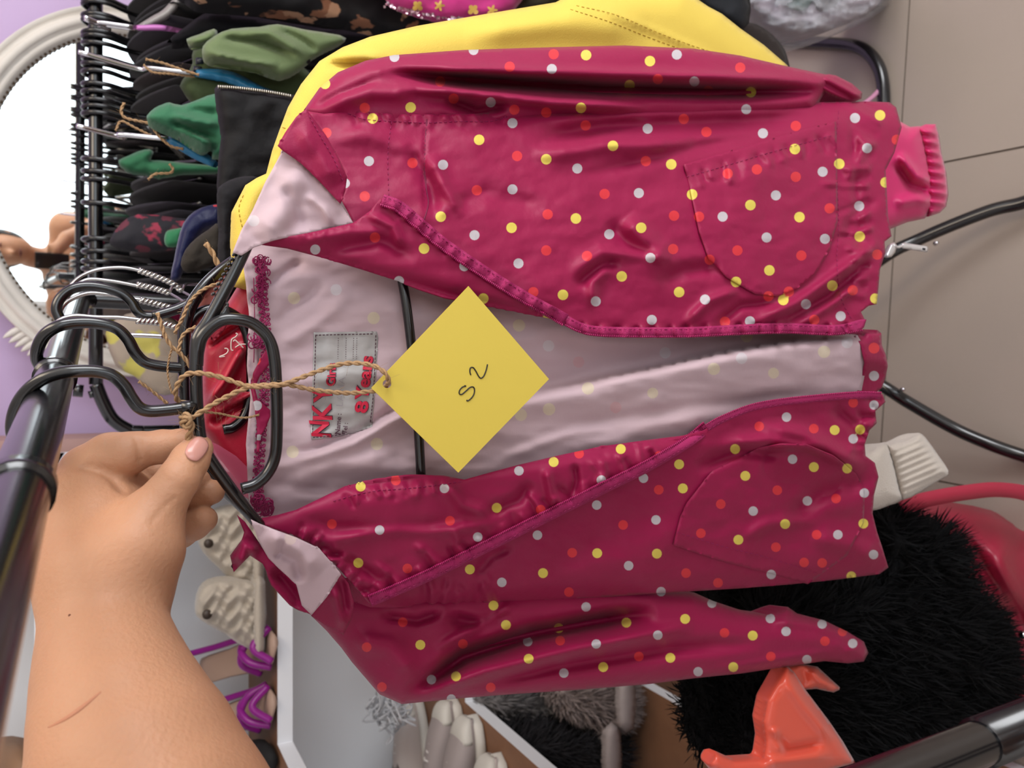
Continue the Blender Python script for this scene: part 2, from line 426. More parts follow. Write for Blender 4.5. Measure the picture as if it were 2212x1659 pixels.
# ---------------------------------------------------------------- far clothes rack along the mirror wall
DR = 1.52; RYAW = math.radians(4)
r2 = 0.0115
def rk2(px, py, h=0): return onp(px, py, DR, RYAW, h)
A = rk2(199, -60); Bq = rk2(214, 830)
zr = 0.5 * (A[2] + Bq[2])
A[2] = zr; Bq[2] = zr
C2 = rk2(300, 932); C3 = rk2(420, 930)
rf = empty('clothes_rack', (*C3[:2], 0), 'black metal clothes rack full of hangers in front of the oval mirror', 'clothes rack')
Ae = A + (A - Bq) * .42; ud = (A - Bq) / np.linalg.norm(A - Bq)
MB().tube(catmull([Ae, A, Bq], 10), r2, 20).build('rail', m_black, rf)
MB().tube(catmull([Ae, Ae + ud * .03 - [0, 0, .008], Ae + ud * .045 - [0, 0, .045], Ae + ud * .045 - [0, 0, .6], np.array([*(Ae + ud * .045)[:2], .02])], 8), r2, 16).build('post', m_black, rf)
gd = onz(1905, 205, 0.02); 
MB().tube(catmull([Bq, rk2(222, 868), rk2(243, 905), rk2(275, 927), C2 + [0, 0, 0], C3, np.array([C3[0], C3[1], 0.6]), np.array([C3[0], C3[1], 0.05])], 8), r2, 16).build('post', m_black, rf)
# right-hand post: comes down beside the bag and bends into the floor bar
fl2 = [onz(x_, y_, .0135) for x_, y_ in ((1450, 72), (1560, 79), (1690, 88), (1790, 93), (1840, 98), (1872, 112), (1894, 138), (1905, 170), (1909, 215), (1908, 300), (1904, 480))]
MB().tube(catmull(fl2, 8), 0.0125, 16).build('floor_frame', m_black, rf)
MB().tube([rk2(158, 843), rk2(180, 845)], .011, 12).build('end_peg', m_black, rf)
MB().tube([rk2(192, 853), rk2(204, 850)], .007, 10).build('end_peg', m_black, rf)

# ---------------------------------------------------------------- oval mirror on the back wall
mc = onp(300, 430, WD - 0.045, WY)
mu, mv = 0.408, 0.349                       # outer half width, half height
el = math.radians(3.4)
mt_t = WT.copy(); mt_n = -(WN * math.cos(el) + np.array([0, 0, math.sin(el)])); mt_u = np.cross(mt_n, mt_t); 
if mt_u[2] < 0: mt_u = -mt_u
mi = empty('oval_mirror', mc, 'oval wall mirror with white carved frame and beaded inner rim', 'mirror')
m_frame = mat('cream_frame', 'D8D2CA', 0.55, var=0.12, vscale=18, bump=0.15, bscale=120)
prof = [(1.0, 0.0), (1.0, .02), (.985, .034), (.965, .026), (.95, .022), (.935, .032), (.905, .040), (.88, .034), (.868, .026), (.85, .030), (.825, .024), (.812, .012), (.80, .004), (.80, -.006)]
NA = 96; V = []; Fc = []
for i in range(NA):
    a = 2 * math.pi * i / NA
    for (s, d) in prof:
        k_ = (1 - s) * 0.31
        V.append(mc + mt_t * (mu - k_) * math.cos(a) + mt_u * (mv - k_) * math.sin(a) + mt_n * d)
np_ = len(prof)
for i in range(NA):
    j = (i + 1) % NA
    for q in range(np_ - 1): Fc.append((i * np_ + q, i * np_ + q + 1, j * np_ + q + 1, j * np_ + q))
mob('mirror_frame', V, Fc, m_frame, mi)
bd = MB()
k_ = 0.19 * 0.31
for i in range(180):
    a = 2 * math.pi * i / 180
    c = mc + mt_t * (mu - k_) * math.cos(a) + mt_u * (mv - k_) * math.sin(a) + mt_n * .014
    r = .0042
    bd.add([c + mt_t * r, c - mt_t * r, c + mt_u * r, c - mt_u * r, c + mt_n * r, c - mt_n * r], [(0, 2, 4), (2, 1, 4), (1, 3, 4), (3, 0, 4), (2, 0, 5), (1, 2, 5), (3, 1, 5), (0, 3, 5)])
tag(bd.build('bead_rim', mat('aged_bronze', '5A4632', 0.5, metal=0.5), mi), kind='stuff')
k_ = 0.195 * 0.31
V = [mc + mt_n * .004]; V += [mc + mt_t * (mu - k_) * math.cos(2 * math.pi * i / NA) + mt_u * (mv - k_) * math.sin(2 * math.pi * i / NA) + mt_n * .004 for i in range(NA)]
gl = mob('mirror_glass', V, [(0, 1 + i, 1 + (i + 1) % NA) for i in range(NA)], mat('mirror_silver', 'F2F6F4', 0.015, metal=1.0), mi, smooth=False)
# carved crest at the frame's lower left
for a0, n_, sc in ((math.radians(143), 5, 1.0), (math.radians(217), 4, .8), (math.radians(325), 4, .8)):
    cr = MB()
    for q in range(n_):
        a = a0 + (q - n_ / 2) * .035
        c = mc + mt_t * (mu + .004) * math.cos(a) + mt_u * (mv + .004) * math.sin(a) + mt_n * .02
        dd = mt_t * math.cos(a) * 1.0 + mt_u * math.sin(a) * 1.6
        cr.tube(catmull([c - dd * .012, c + dd * .008, c + dd * .022 + mt_n * .004], 4), np.array([.006, .007, .0075, .0075, .007, .006, .005, .003, .001]) * sc, 8)
    cr.build('carved_crest', m_frame, mi)

# ================================================================ the spotted jacket on its hanger
DJ = 0.492
CR = 'A81F5E'
WHT = lin('B4ADB2'); YEL = lin('D2BF55'); RED = lin('C9303A')
m_jack = dot_mat('magenta_spotted_nylon', '8E0F42', 0.52, sheen=0.06)
m_line = dot_mat('pink_white_lining', 'BFA7AE', 0.85, strength=0.6, sheen=0.1, bump=0.08)
m_tape = mat('magenta_zip_tape', 'A3155A', 0.7, bump=0.5, bscale=1500)
m_teeth = mat('magenta_zip_teeth', '9E1457', 0.35)
m_thread = mat('magenta_thread', '8E1251', 0.7)
m_jplain = mat('magenta_nylon_plain', '8E0F42', 0.52, spec=0.3, sheen=0.06, bump=0.1, bscale=700)

ds = []
def dd(c, r, s):
    for q in s.split():
        x, y = q.split(','); ds.append((float(x), float(y), c, r))
dd(YEL, 11.5, '702,181 805,256 887,232 1035,302 1180,344 1324,315 1266,119 1404,132 1450,355 1717,322 1813,354 1857,511 1621,443 1727,469 1662,584 1798,617 1590,609 1467,631 1343,597 1385,492 1244,472 1105,492 952,468 916,537 1216,637 1692,648 1891,645 1901,249 1913,394 1255,233 1044,645 1184,686 1360,184 1622,199 1495,420')
dd(WHT, 11.0, '852,123 1192,149 1060,221 1107,266 797,348 957,356 1247,364 1107,409 1025,508 1120,569 1399,278 1612,236 1462,118 1500,176 1847,255 1873,320 1777,371 1676,422 1561,468 1656,513 1856,445 1782,516 1380,417 1316,506 1405,557 1523,647 1287,651 1408,691 1741,657 1816,683 1620,694 1003,575 862,607 681,539 745,396 1648,288 1023,108')
dd(RED, 11.3, '788,233 705,287 891,352 788,424 1030,411 1117,337 1265,271 1306,419 1183,463 1180,541 1268,553 1395,348 1477,257 1526,285 1456,466 1454,538 1572,375 1635,366 1719,382 1792,450 1593,541 1533,561 1731,552 1842,627 1895,550 1719,272 1101,144 1196,117 1599,146 1421,171 1530,196 951,176 980,213 810,513 1152,631 1704,630 1660,640 1759,691 1566,695 1111,237 1180,243 1510,468 1937,302')
dd(YEL, 10.8, '779,1051 774,1216 1196,998 1341,970 1073,1097 1015,1230 1173,1238 1290,1195 1419,1196 1475,1055 1610,1028 1595,1166 1696,1132 1758,1009 1803,929 1858,928 1467,1003 1865,1131 1839,1245 1588,970 1066,1308 1093,1350 908,1393 1207,1357 1353,1345 1480,1337 1142,1423 1303,1441 1448,1421 1626,1373 1584,1441 985,1461 1830,1012')
dd(WHT, 10.4, '960,1055 1032,1160 820,1145 1121,1017 1299,1037 1161,1156 1289,1091 1390,1033 1417,1123 1358,1222 1084,1258 1428,1278 1627,1104 1744,1082 1712,992 1699,901 1810,1155 1887,1198 1888,875 1867,1065 1666,1241 1843,948 627,1164 1266,1311 1140,1386 1288,1391 1421,1372 1218,1454 1538,1303 1664,1336 1698,1364 1776,1348 1842,1390 1743,1425 1508,1451 932,1468 975,1510')
dd(RED, 10.6, '717,1132 880,1228 855,1038 1251,980 1168,1101 972,1125 1424,985 1640,921 1346,1134 1236,1194 1423,1058 1229,1279 1482,1238 1551,1259 1557,1089 1514,1152 1679,1059 1806,1077 1676,1182 1737,1215 1776,1216 1764,1155 1843,870 1758,926 792,1398 1000,1391 870,1344 825,1484 1060,1485 1210,1384 1380,1418 1565,1367 1665,1418 1782,1385 1820,1364 887,812')
JD = list(ds); ds.clear()
CRM = lin('D2C8A4'); PW = lin('C6C4C8'); RPK = lin('C79A9E')
dd(CRM, 13.5, '635,644 807,687 1121,703 814,959 632,976 1270,839 1542,797 1125,896 1780,760 1613,726 1186,884')
dd(CRM, 12.0, '1671,806 1410,849')
dd(PW, 12.5, '726,626 1185,747 1602,774 1437,762 1830,740 548,477')
dd(RPK, 12.5, '1250,782 1330,880')
dd(RED, 12.0, '1888,752'); dd(WHT, 11.0, '1888,812')
LD = list(ds); ds.clear()

jk = empty('spotted_jacket', onp(1150, 780, DJ), 'magenta polka-dot child jacket with pale lining hanging open on the hand-held hanger', 'jacket')

# --- inner back (lining outside in, spotted cloth behind)
fold = [(940, 905), (1120, 858), (1300, 818), (1560, 762), (1700, 738), (1862, 722)]
_w_back = wr(('s', fold, 10, 9.0, 2), ('r', [(600, 1010), (760, 960), (880, 890), (960, 870)], 14, 5), ('r', [(640, 985), (780, 930), (890, 860)], 10, -4),
             ('r', [(590, 760), (680, 700), (760, 640)], 16, 2.5), ('r', [(590, 700), (640, 660), (700, 610)], 14, -2.5), ('r', [(600, 1060), (720, 1000), (860, 985)], 22, 4),
             ('r', [(1150, 985), (1400, 925), (1600, 880)], 25, 3), ('r', [(1200, 930), (1500, 880), (1800, 840)], 16, -2.5), ('r', [(1060, 1000), (1250, 930), (1400, 905)], 12, 2),
             ('r', [(560, 620), (600, 600), (660, 560)], 12, -3), ('r', [(575, 1040), (640, 1050), (720, 1060)], 12, -2.5), ('r', [(1160, 690), (1300, 735), (1500, 742)], 25, 3), ('r', [(600, 840), (720, 820), (860, 800)], 30, 2))
def h_back(X, Y):
    b = 0.002 * fbm(X / 160, Y / 60, 3) + 0.0009 * fbm(X / 60 + 9, Y / 24, 2)
    st_ = np.clip((X - 1000) / 500, 0, 1)
    d, s, p = seg_dist(X, Y, fold)
    near = np.where(s > 0, np.exp(-np.maximum(d, 0) / 140), 0) * st_ * 0.012
    return b + _w_back(X, Y) + near - 0.036 * np.clip((600 - Y) / 370, 0, 1.2) - 0.045 * np.clip((Y - 1010) / 300, 0, 1.2)
S_back = Surf([(527, 545), (548, 600), (545, 680), (540, 760), (546, 850), (540, 960), (545, 1060), (560, 1112), (640, 1235), (900, 1275), (1400, 1268), (1850, 1215), (1856, 1000), (1860, 850), (1868, 810), (1872, 780), (1862, 740), (1852, 724), (1795, 712), (1800, 500), (1820, 262), (1300, 245), (900, 262), (700, 300), (560, 440)], DJ, h_back)
S_back.sheet('back_lining', m_line, jk, step=7, thick=0.0012, mats=[m_line, m_jack], dots=LD)
S_hem = Surf([(1846, 726), (1862, 711), (1896, 713), (1904, 720), (1905, 745), (1914, 768), (1918, 790), (1913, 815), (1905, 838), (1890, 850), (1850, 850), (1862, 815), (1868, 785), (1860, 745)], DJ, lambda X, Y: h_back(X, Y) + 0.0012 + 0.002 * np.sin(Y / 17.0))
S_hem.sheet('hem_band', m_jack, jk, step=6, dots=JD + LD[-2:])
Surf([(1780, 690), (1850, 690), (1862, 722), (1790, 716)], DJ, lambda X, Y: h_back(X, Y) + 0.003).sheet('hem_band', m_jplain, jk, step=8)

def gather(path, n, L, amp, off=12, seed=1):
    """little puckers running away from a seam"""
    r = random.Random(seed); P = resample(catmull(path, 6), 3, False); out = []
    for i in range(n):
        k = int((i + r.random() * .6) / n * (len(P) - 2)); t = P[k + 1] - P[k]; t = t / (np.linalg.norm(t) + 1e-9); nn = np.array([-t[1], t[0]])
        l = L * (0.5 + r.random()); sk = (r.random() - .5) * .9
        a = P[k]; b = P[k] + (nn + t * sk) * l
        out.append(('r', [tuple(a), tuple((a + b) / 2 + t * 3), tuple(b)], 5.5 + 4 * r.random(), amp * .95 * (0.6 + .8 * r.random()) * (1 if i % 2 else -1), 3))
    return out

# --- left front (upper in the photo)
zipL_low = [(1215, 690), (1260, 706), (1300, 712), (1400, 712), (1500, 710), (1600, 706), (1700, 704), (1800, 706), (1862, 700)]
_w_lf = wr(('r', [(700, 300), (800, 290), (900, 330), (960, 420)], 20, 3), ('r', [(880, 310), (930, 400), (940, 480)], 14, -4), ('r', [(930, 330), (960, 400), (1000, 470)], 14, 4.5), ('r', [(960, 450), (1050, 420), (1180, 445)], 22, -3.5),
           ('r', [(1130, 305), (1300, 275), (1600, 262), (1800, 250)], 22, -8), ('r', [(1100, 262), (1400, 245), (1780, 236)], 15, 3), ('r', [(1150, 340), (1300, 312), (1500, 310)], 20, 5), ('r', [(1250, 380), (1450, 330), (1650, 292)], 14, -2.5),
           ('r', [(1350, 470), (1400, 525), (1450, 560)], 22, 5), ('r', [(1310, 480), (1360, 530), (1420, 555)], 18, -4), ('r', [(1230, 590), (1300, 545), (1380, 550), (1470, 565)], 14, 4), ('r', [(1240, 620), (1290, 580), (1340, 560)], 12, -4),
           ('r', [(1420, 610), (1480, 585), (1560, 575)], 16, -4), ('r', [(1280, 660), (1280, 610), (1320, 570)], 12, 4), ('r', [(1480, 700), (1530, 650), (1600, 625)], 11, 4), ('r', [(1540, 705), (1600, 660), (1680, 650)], 9, -4), ('r', [(1620, 700), (1720, 655), (1840, 570), (1900, 520)], 12, 6), ('r', [(1680, 700), (1790, 640), (1880, 560)], 10, -5),
           ('r', [(1720, 705), (1800, 655), (1860, 610)], 9, 4), ('r', [(820, 520), (900, 470), (1000, 440)], 18, 2), ('r', [(1840, 260), (1850, 400), (1860, 560)], 9, -2.0), ('r', [(1880, 300), (1850, 350), (1830, 400)], 12, 3), ('r', [(1900, 430), (1850, 460), (1820, 520)], 12, -3), ('r', [(920, 255), (915, 400), (920, 470)], 3, -1.5),
           *gather(zipL_low, 34, 55, 2.2, seed=3), *gather([(760, 246), (920, 250), (1100, 240)], 22, 26, 1.4, seed=5), *gather([(1905, 240), (1880, 330), (1870, 420), (1880, 520), (1860, 660)], 18, 70, 1.8, seed=8))
def h_lf(X, Y):
    d, s, p = seg_dist(X, Y, [(1060, 226), (1300, 224), (1600, 216), (1960, 210)])
    roll = -0.022 * np.exp(-(d / 26) ** 1.3)
    return 0.021 + roll + _w_lf(X, Y) + 0.0022 * fbm(X / 150, Y / 90, 3) + 0.0005 * fbm(X / 35, Y / 22, 2) + 0.004 * np.clip((X - 1300) / 600, 0, 1) - 0.028 * np.clip((600 - Y) / 370, 0, 1.1) ** 1.3
S_lf = Surf([(560, 526), (620, 512), (700, 492), (764, 480), (738, 432), (747, 400), (745, 372), (730, 342), (700, 292), (680, 262), (664, 240), (700, 246), (760, 240), (850, 246), (930, 247), (1020, 246), (1100, 240), (1140, 234), (1200, 233), (1350, 229), (1500, 226), (1700, 222), (1880, 219), (1922, 221), (1936, 232), (1948, 275), (1932, 330), (1913, 368), (1916, 420), (1918, 465), (1926, 510), (1911, 522), (1913, 545), (1901, 582), (1898, 620), (1894, 657), (1876, 661), (1860, 674), (1868, 690), (1868, 704), (1850, 716), (1800, 722), (1700, 716), (1600, 720), (1500, 724), (1400, 726), (1300, 722), (1255, 712), (1215, 694), (1150, 672), (1040, 648), (900, 600), (700, 548)], DJ, h_lf)
S_lf.sheet('front_panel', m_jack, jk, step=5.5, dots=JD)['label'] = 'spotted front panel with puckered seams'
# shoulder yoke seam and pocket
S_pk = Surf([(1478, 355), (1560, 330), (1650, 304), (1740, 278), (1806, 262), (1808, 330), (1809, 480), (1792, 540), (1762, 590), (1722, 624), (1680, 640), (1632, 635), (1572, 600), (1532, 560), (1511, 500), (1494, 420)], DJ, lambda X, Y: h_lf(X, Y) + 0.0024 + wr(('r', [(1600, 350), (1620, 420), (1610, 520)], 60, 3), *gather([(1480, 380), (1640, 338), (1806, 290)], 18, 30, 1.4, seed=21))(X, Y))
S_pk.sheet('pocket', m_jack, jk, step=5.5, dots=JD, thick=0.001)

def stitches(S, path, name, parent, dh=0.0006, r=0.00028, dash=7, gap=4, mt=None):
    P = resample(catmull(path, 6), 1.0, False); mb = MB(); i = 0
    while i + dash < len(P):
        q = P[i:i + dash + 1:max(1, dash // 3)]; mb.tube(S.p(q[:, 0], q[:, 1], dh), r, 4); i += dash + gap
    o = mb.build(name, mt or m_thread, parent); o['kind'] = 'stuff'; return o
stitches(S_pk, [(1483, 382), (1560, 360), (1650, 333), (1740, 308), (1806, 290)], 'stitching', jk)
stitches(S_lf, [(752, 245), (790, 258), (850, 262), (920, 265), (1000, 262), (1060, 262), (1110, 246)], 'stitching', jk)
stitches(S_lf, [(1812, 240), (1806, 330), (1812, 480), (1808, 560), (1816, 640), (1840, 690)], 'stitching', jk)
stitches(S_lf, [(846, 262), (838, 330), (840, 430)], 'stitching', jk)
mb = MB(); mb.tube(S_lf.line([(922, 258), (917, 330), (920, 400), (925, 440), (915, 478)], 0.0002), .00045, 5)
mb.build('yoke_seam', mat('dark_magenta_seam', '6E0F3A', 0.7), jk)

# --- left lapel: the front turned out along the zip
_w_ll = wr(('r', [(640, 520), (760, 500), (850, 500)], 12, 2.5), ('r', [(700, 545), (820, 520), (900, 560)], 14, -3), ('r', [(790, 460), (850, 490), (870, 540)], 9, 3.5), *gather([(1190, 688), (1050, 592), (960, 536), (870, 462), (830, 436)], 26, 45, 1.8, seed=9), *gather([(764, 482), (700, 497), (640, 510)], 12, 20, 1.4, seed=4))
def h_ll(X, Y):
    d, s, p = seg_dist(X, Y, [(560, 527), (700, 556), (862, 606), (1040, 654), (1225, 696)])
    return 0.030 - 0.008 * np.exp(-(d / 16) ** 1.5) + _w_ll(X, Y) + 0.001 * fbm(X / 90, Y / 40, 2)
S_ll = Surf([(548, 527), (600, 516), (680, 500), (764, 481), (800, 455), (822, 428), (850, 444), (900, 490), (960, 540), (1050, 596), (1130, 650), (1215, 694), (1150, 681), (1040, 658), (960, 642), (900, 622), (862, 608), (780, 582), (700, 558), (620, 537), (570, 530)], DJ, h_ll)
S_ll.sheet('lapel', m_jack, jk, step=5, dots=JD, thick=0.0012)
def zipper(S, tape_path, tape_w, tooth_side, dh, name):
    V, Fc = S.strip(tape_path, tape_w, dh)
    o = mob('zip_tape', V, Fc, m_tape, jk); sm = o.modifiers.new('t', 'SOLIDIFY'); sm.thickness = 0.0008
    P = resample(catmull(tape_path, 6), 1.0, False); t = np.gradient(P, axis=0); t /= np.linalg.norm(t, axis=1)[:, None]
    nn = np.c_[-t[:, 1], t[:, 0]] * tooth_side * tape_w * 0.42
    mb = MB(); i = 0
    while i < len(P) - 1:
        a = P[i] + nn[i] * 0.8; b = P[i] + nn[i] * 1.25 + t[i] * 1.5
        q = S.p(np.array([a[0], b[0]]), np.array([a[1], b[1]]), dh + .0009); mb.tube(q, .00062, 5); i += 4
    z = mb.build('zip_teeth', m_teeth, o); z['kind'] = 'stuff'
    stitches(S, P[::12] - nn[::12] * 0.7, 'stitching', jk, dh=dh + .001)
zipper(S_ll, [(826, 432), (862, 446), (905, 482), (960, 528), (1050, 590), (1130, 640), (1180, 668), (1222, 692)], 26, 1, 0.0016, 'a')
S_zl = Surf(S_lf.poly, DJ, lambda X, Y: h_lf(X, Y) + 0.004)
zipper(S_zl, [(1222, 692), (1258, 709), (1300, 716), (1400, 718), (1500, 717), (1600, 712), (1700, 709), (1800, 713), (1862, 704)], 22, 1, 0.0, 'b')
# --- left collar: pale facing and spotted band
S_cl = Surf([(503, 545), (520, 500), (545, 455), (575, 390), (612, 322), (650, 352), (700, 402), (735, 440), (764, 483), (720, 492), (650, 506), (590, 520), (550, 533), (522, 552)], DJ, lambda X, Y: 0.027 + 0.0015 * fbm(X / 60, Y / 40, 2) + wr(('r', [(610, 400), (640, 450), (650, 500)], 14, -3), ('r', [(660, 420), (700, 450), (720, 490)], 9, 3), ('r', [(560, 520), (620, 440), (640, 350)], 30, 4))(X, Y))
S_cl.sheet('collar_facing', m_line, jk, step=6, dots=LD)
S_cb = Surf([(661, 235), (682, 262), (704, 292), (732, 342), (750, 382), (746, 412), (736, 440), (700, 402), (650, 352), (612, 326), (600, 314), (616, 286), (640, 252)], DJ, lambda X, Y: 0.032 + 0.0012 * fbm(X / 50, Y / 40, 2) + wr(('r', [(640, 270), (690, 330), (730, 400)], 20, 3))(X, Y))
S_cb.sheet('collar_band', m_jplain, jk, step=6)
stitches(S_cb, [(668, 250), (690, 290), (722, 345), (742, 395)], 'stitching', jk)

# --- left sleeve (top of the photo)
_w_ls = wr(('r', [(820, 150), (1000, 172), (1300, 192), (1600, 200), (1790, 196)], 13, -26), ('r', [(760, 150), (1000, 150), (1300, 158), (1600, 168), (1780, 172)], 12, 9), ('r', [(850, 190), (1000, 200), (1200, 222), (1400, 232)], 11, 9), ('r', [(960, 215), (1030, 240), (1100, 225)], 12, -8), ('r', [(700, 230), (800, 200), (900, 200)], 18, 5), ('r', [(660, 240), (740, 200), (820, 170)], 8, -3))
S_ls = Surf([(656, 238), (690, 190), (730, 156), (790, 131), (850, 119), (1000, 108), (1150, 103), (1350, 98), (1500, 105), (1600, 120), (1700, 143), (1760, 156), (1800, 164), (1790, 190), (1772, 216), (1760, 240), (1500, 262), (1300, 268), (1130, 275), (900, 290), (760, 300), (690, 270)], DJ + 0.030, lambda X, Y: _w_ls(X, Y) + 0.001 * fbm(X / 80, Y / 30, 2))
S_ls.pillow('sleeve', m_jack, jk, step=6, T=0.022, R=55, dots=JD)
S_lc = Surf([(1758, 166), (1790, 160), (1806, 163), (1840, 180), (1863, 200), (1861, 213), (1842, 222), (1820, 217), (1790, 205), (1768, 192)], DJ + 0.030, lambda X, Y: 0.003 * np.sin((Y - 0.55 * X) / 4.2))
S_lc.pillow('cuff', m_jplain, jk, step=4, T=0.014, R=18)

# --- right front (lower in the photo), under the turned-out lapel
zipR_low = [(1500, 946), (1560, 905), (1620, 880), (1680, 868), (1760, 858), (1850, 850), (1905, 852)]
_w_rf = wr(('r', [(1640, 920), (1740, 940), (1830, 990), (1870, 1020)], 16, 6), ('r', [(1560, 960), (1660, 950), (1780, 975)], 14, 5), ('r', [(1500, 1010), (1600, 975), (1700, 985)], 14, -5), ('r', [(1700, 1130), (1780, 1060), (1880, 1040)], 20, -5), ('r', [(1600, 1165), (1660, 1130), (1760, 1120)], 14, 3), ('r', [(1200, 1250), (1400, 1190), (1500, 1120)], 40, 3), ('r', [(1750, 1160), (1850, 1180), (1900, 1210)], 24, 4), ('r', [(1020, 1245), (1060, 1200), (1110, 1180)], 12, -3), *gather([(920, 1300), (1000, 1300), (1090, 1296)], 14, -45, 2.0, seed=14), *gather([(1908, 870), (1885, 920), (1870, 980)], 14, 34, 2.5, seed=13), ('r', [(1800, 880), (1845, 920), (1870, 960)], 12, -4))
def h_rf(X, Y):
    d, s, p = seg_dist(X, Y, [(900, 1316), (1300, 1298), (1600, 1278), (1960, 1246)])
    return 0.018 - 0.034 * np.clip((Y - 960) / 340, 0, 1.1) - 0.020 * np.exp(-(d / 24) ** 1.3) + _w_rf(X, Y) + 0.0020 * fbm(X / 140 + 3, Y / 90, 3) + 0.0004 * fbm(X / 35, Y / 22, 2)
S_rf = Surf([(745, 1250), (800, 1240), (940, 1180), (1100, 1110), (1300, 1020), (1440, 950), (1520, 930), (1560, 905), (1620, 880), (1680, 868), (1760, 858), (1850, 850), (1906, 851), (1913, 868), (1891, 888), (1894, 914), (1878, 930), (1868, 960), (1870, 985), (1890, 1000), (1898, 1030), (1888, 1070), (1885, 1110), (1895, 1150), (1905, 1180), (1919, 1226), (1900, 1240), (1800, 1253), (1700, 1263), (1600, 1271), (1500, 1277), (1400, 1283), (1300, 1291), (1200, 1300), (1100, 1303), (1000, 1307), (920, 1309), (850, 1313), (800, 1312), (765, 1300)], DJ, h_rf)
S_rf.sheet('front_panel', m_jack, jk, step=5.5, dots=JD)
S_rp = Surf([(1455, 1178), (1470, 1120), (1484, 1088), (1540, 1016), (1640, 968), (1700, 958), (1740, 960), (1800, 985), (1850, 1024), (1868, 1060), (1866, 1130), (1830, 1200), (1745, 1262), (1660, 1238), (1560, 1212)], DJ, lambda X, Y: h_rf(X, Y) + 0.0024 + wr(('r', [(1640, 1000), (1740, 1010), (1820, 1060)], 34, -5), ('r', [(1640, 968), (1740, 962), (1840, 1010)], 10, 4))(X, Y))
S_rp.sheet('pocket', m_jack, jk, step=5.5, dots=JD, thick=0.001)
stitches(S_rp, [(1463, 1150), (1560, 1180), (1660, 1205), (1770, 1240)], 'stitching', jk)
_w_rl = wr(('r', [(640, 1120), (720, 1140), (860, 1150), (1000, 1130)], 16, -3), ('r', [(700, 1170), (800, 1150), (960, 1145), (1080, 1130)], 13, 4), ('r', [(660, 1170), (760, 1210), (830, 1260)], 10, -3.5), ('r', [(960, 1040), (1000, 1090), (1060, 1110)], 14, 4), ('r', [(1050, 1110), (1120, 1080), (1150, 1040)], 12, -4), ('r', [(1180, 1010), (1190, 1060), (1200, 1095)], 10, 4), ('r', [(1240, 1000), (1245, 1040), (1235, 1075)], 8, -4), ('r', [(1300, 985), (1310, 1020), (1290, 1050)], 9, 3),
            *gather([(800, 1298), (940, 1232), (1100, 1152), (1300, 1052), (1450, 975)], 30, -50, 2.0, seed=11), *gather([(640, 1162), (690, 1186), (740, 1245), (790, 1300)], 16, -34, 1.8, seed=12), *gather([(745, 1072), (860, 1050), (980, 1045)], 14, 24, 1.3, seed=17))
def h_rl(X, Y):
    d, s, p = seg_dist(X, Y, [(560, 1117), (745, 1048), (960, 1024), (1200, 984), (1400, 949), (1525, 927)])
    return 0.030 - 0.010 * np.exp(-(d / 16) ** 1.5) + _w_rl(X, Y) + 0.0012 * fbm(X / 90, Y / 50, 2) - 0.012 * np.clip((X - 1300) / 250, 0, 1) - 0.024 * np.clip((Y - 1000) / 300, 0, 1.1)
S_rl = Surf([(548, 1122), (600, 1112), (640, 1101), (700, 1072), (745, 1050), (790, 1040), (860, 1030), (920, 1026), (960, 1027), (1003, 1036), (1060, 1020), (1120, 1004), (1200, 985), (1300, 964), (1400, 950), (1480, 940), (1528, 928), (1480, 964), (1300, 1056), (1100, 1156), (940, 1236), (800, 1302), (770, 1270), (735, 1232), (690, 1184), (640, 1160), (590, 1142)], DJ, h_rl)
S_rl.sheet('lapel', m_jack, jk, step=5, dots=JD, thick=0.0012)
stitches(S_rl, [(720, 1082), (800, 1062), (900, 1053), (1000, 1040)], 'stitching', jk)
zipper(S_rl, [(800, 1298), (870, 1268), (940, 1236), (1100, 1156), (1300, 1056), (1400, 1006), (1480, 958), (1528, 922)], 25, -1, 0.0022, 'c')
S_zr = Surf(S_rf.poly, DJ, lambda X, Y: h_rf(X, Y) + 0.006)
zipper(S_zr, [(1528, 924), (1560, 906), (1620, 882), (1680, 870), (1760, 861), (1850, 854), (1903, 855)], 16, -1, 0.0, 'd')
# --- right collar
S_cr = Surf([(542, 1122), (560, 1132), (590, 1143), (640, 1161), (690, 1185), (737, 1240), (706, 1290), (673, 1329), (652, 1308), (640, 1262), (602, 1228), (580, 1206), (560, 1172)], DJ, lambda X, Y: 0.033 - 0.02 * np.clip((Y - 1130) / 200, 0, 1) + wr(('r', [(600, 1190), (640, 1210), (650, 1260)], 12, -4), ('r', [(570, 1150), (640, 1190), (690, 1240)], 22, 4), ('r', [(610, 1165), (605, 1195), (590, 1205)], 6, -3))(X, Y))
S_cr.sheet('collar_facing', m_line, jk, step=5, dots=[(627, 1164, lin('CDB8AE'), 13.0)])
Surf([(512, 1112), (530, 1128), (545, 1150), (560, 1172), (582, 1206), (602, 1228), (640, 1262), (652, 1308), (673, 1329), (630, 1305), (590, 1262), (568, 1218), (540, 1200), (505, 1236), (497, 1200), (522, 1166), (528, 1150)], DJ + 0.012, lambda X, Y: 0.020 + wr(('r', [(515, 1225), (530, 1180), (560, 1195)], 14, 8), ('r', [(590, 1225), (640, 1290), (660, 1320)], 16, -8))(X, Y)).sheet('collar_band', m_jplain, jk, step=6, thick=0.0015)
S_cd = Surf([(735, 1238), (752, 1262), (765, 1300), (760, 1335), (742, 1372), (705, 1352), (672, 1330), (705, 1290)], DJ, lambda X, Y: 0.014 - 0.0001 * (Y - 1240) * 2.0 + wr(('r', [(735, 1240), (742, 1290), (745, 1330)], 9, -4), ('r', [(720, 1270), (735, 1320), (740, 1360)], 12, 4))(X, Y))
S_cd.sheet('collar_band', m_jplain, jk, step=5)
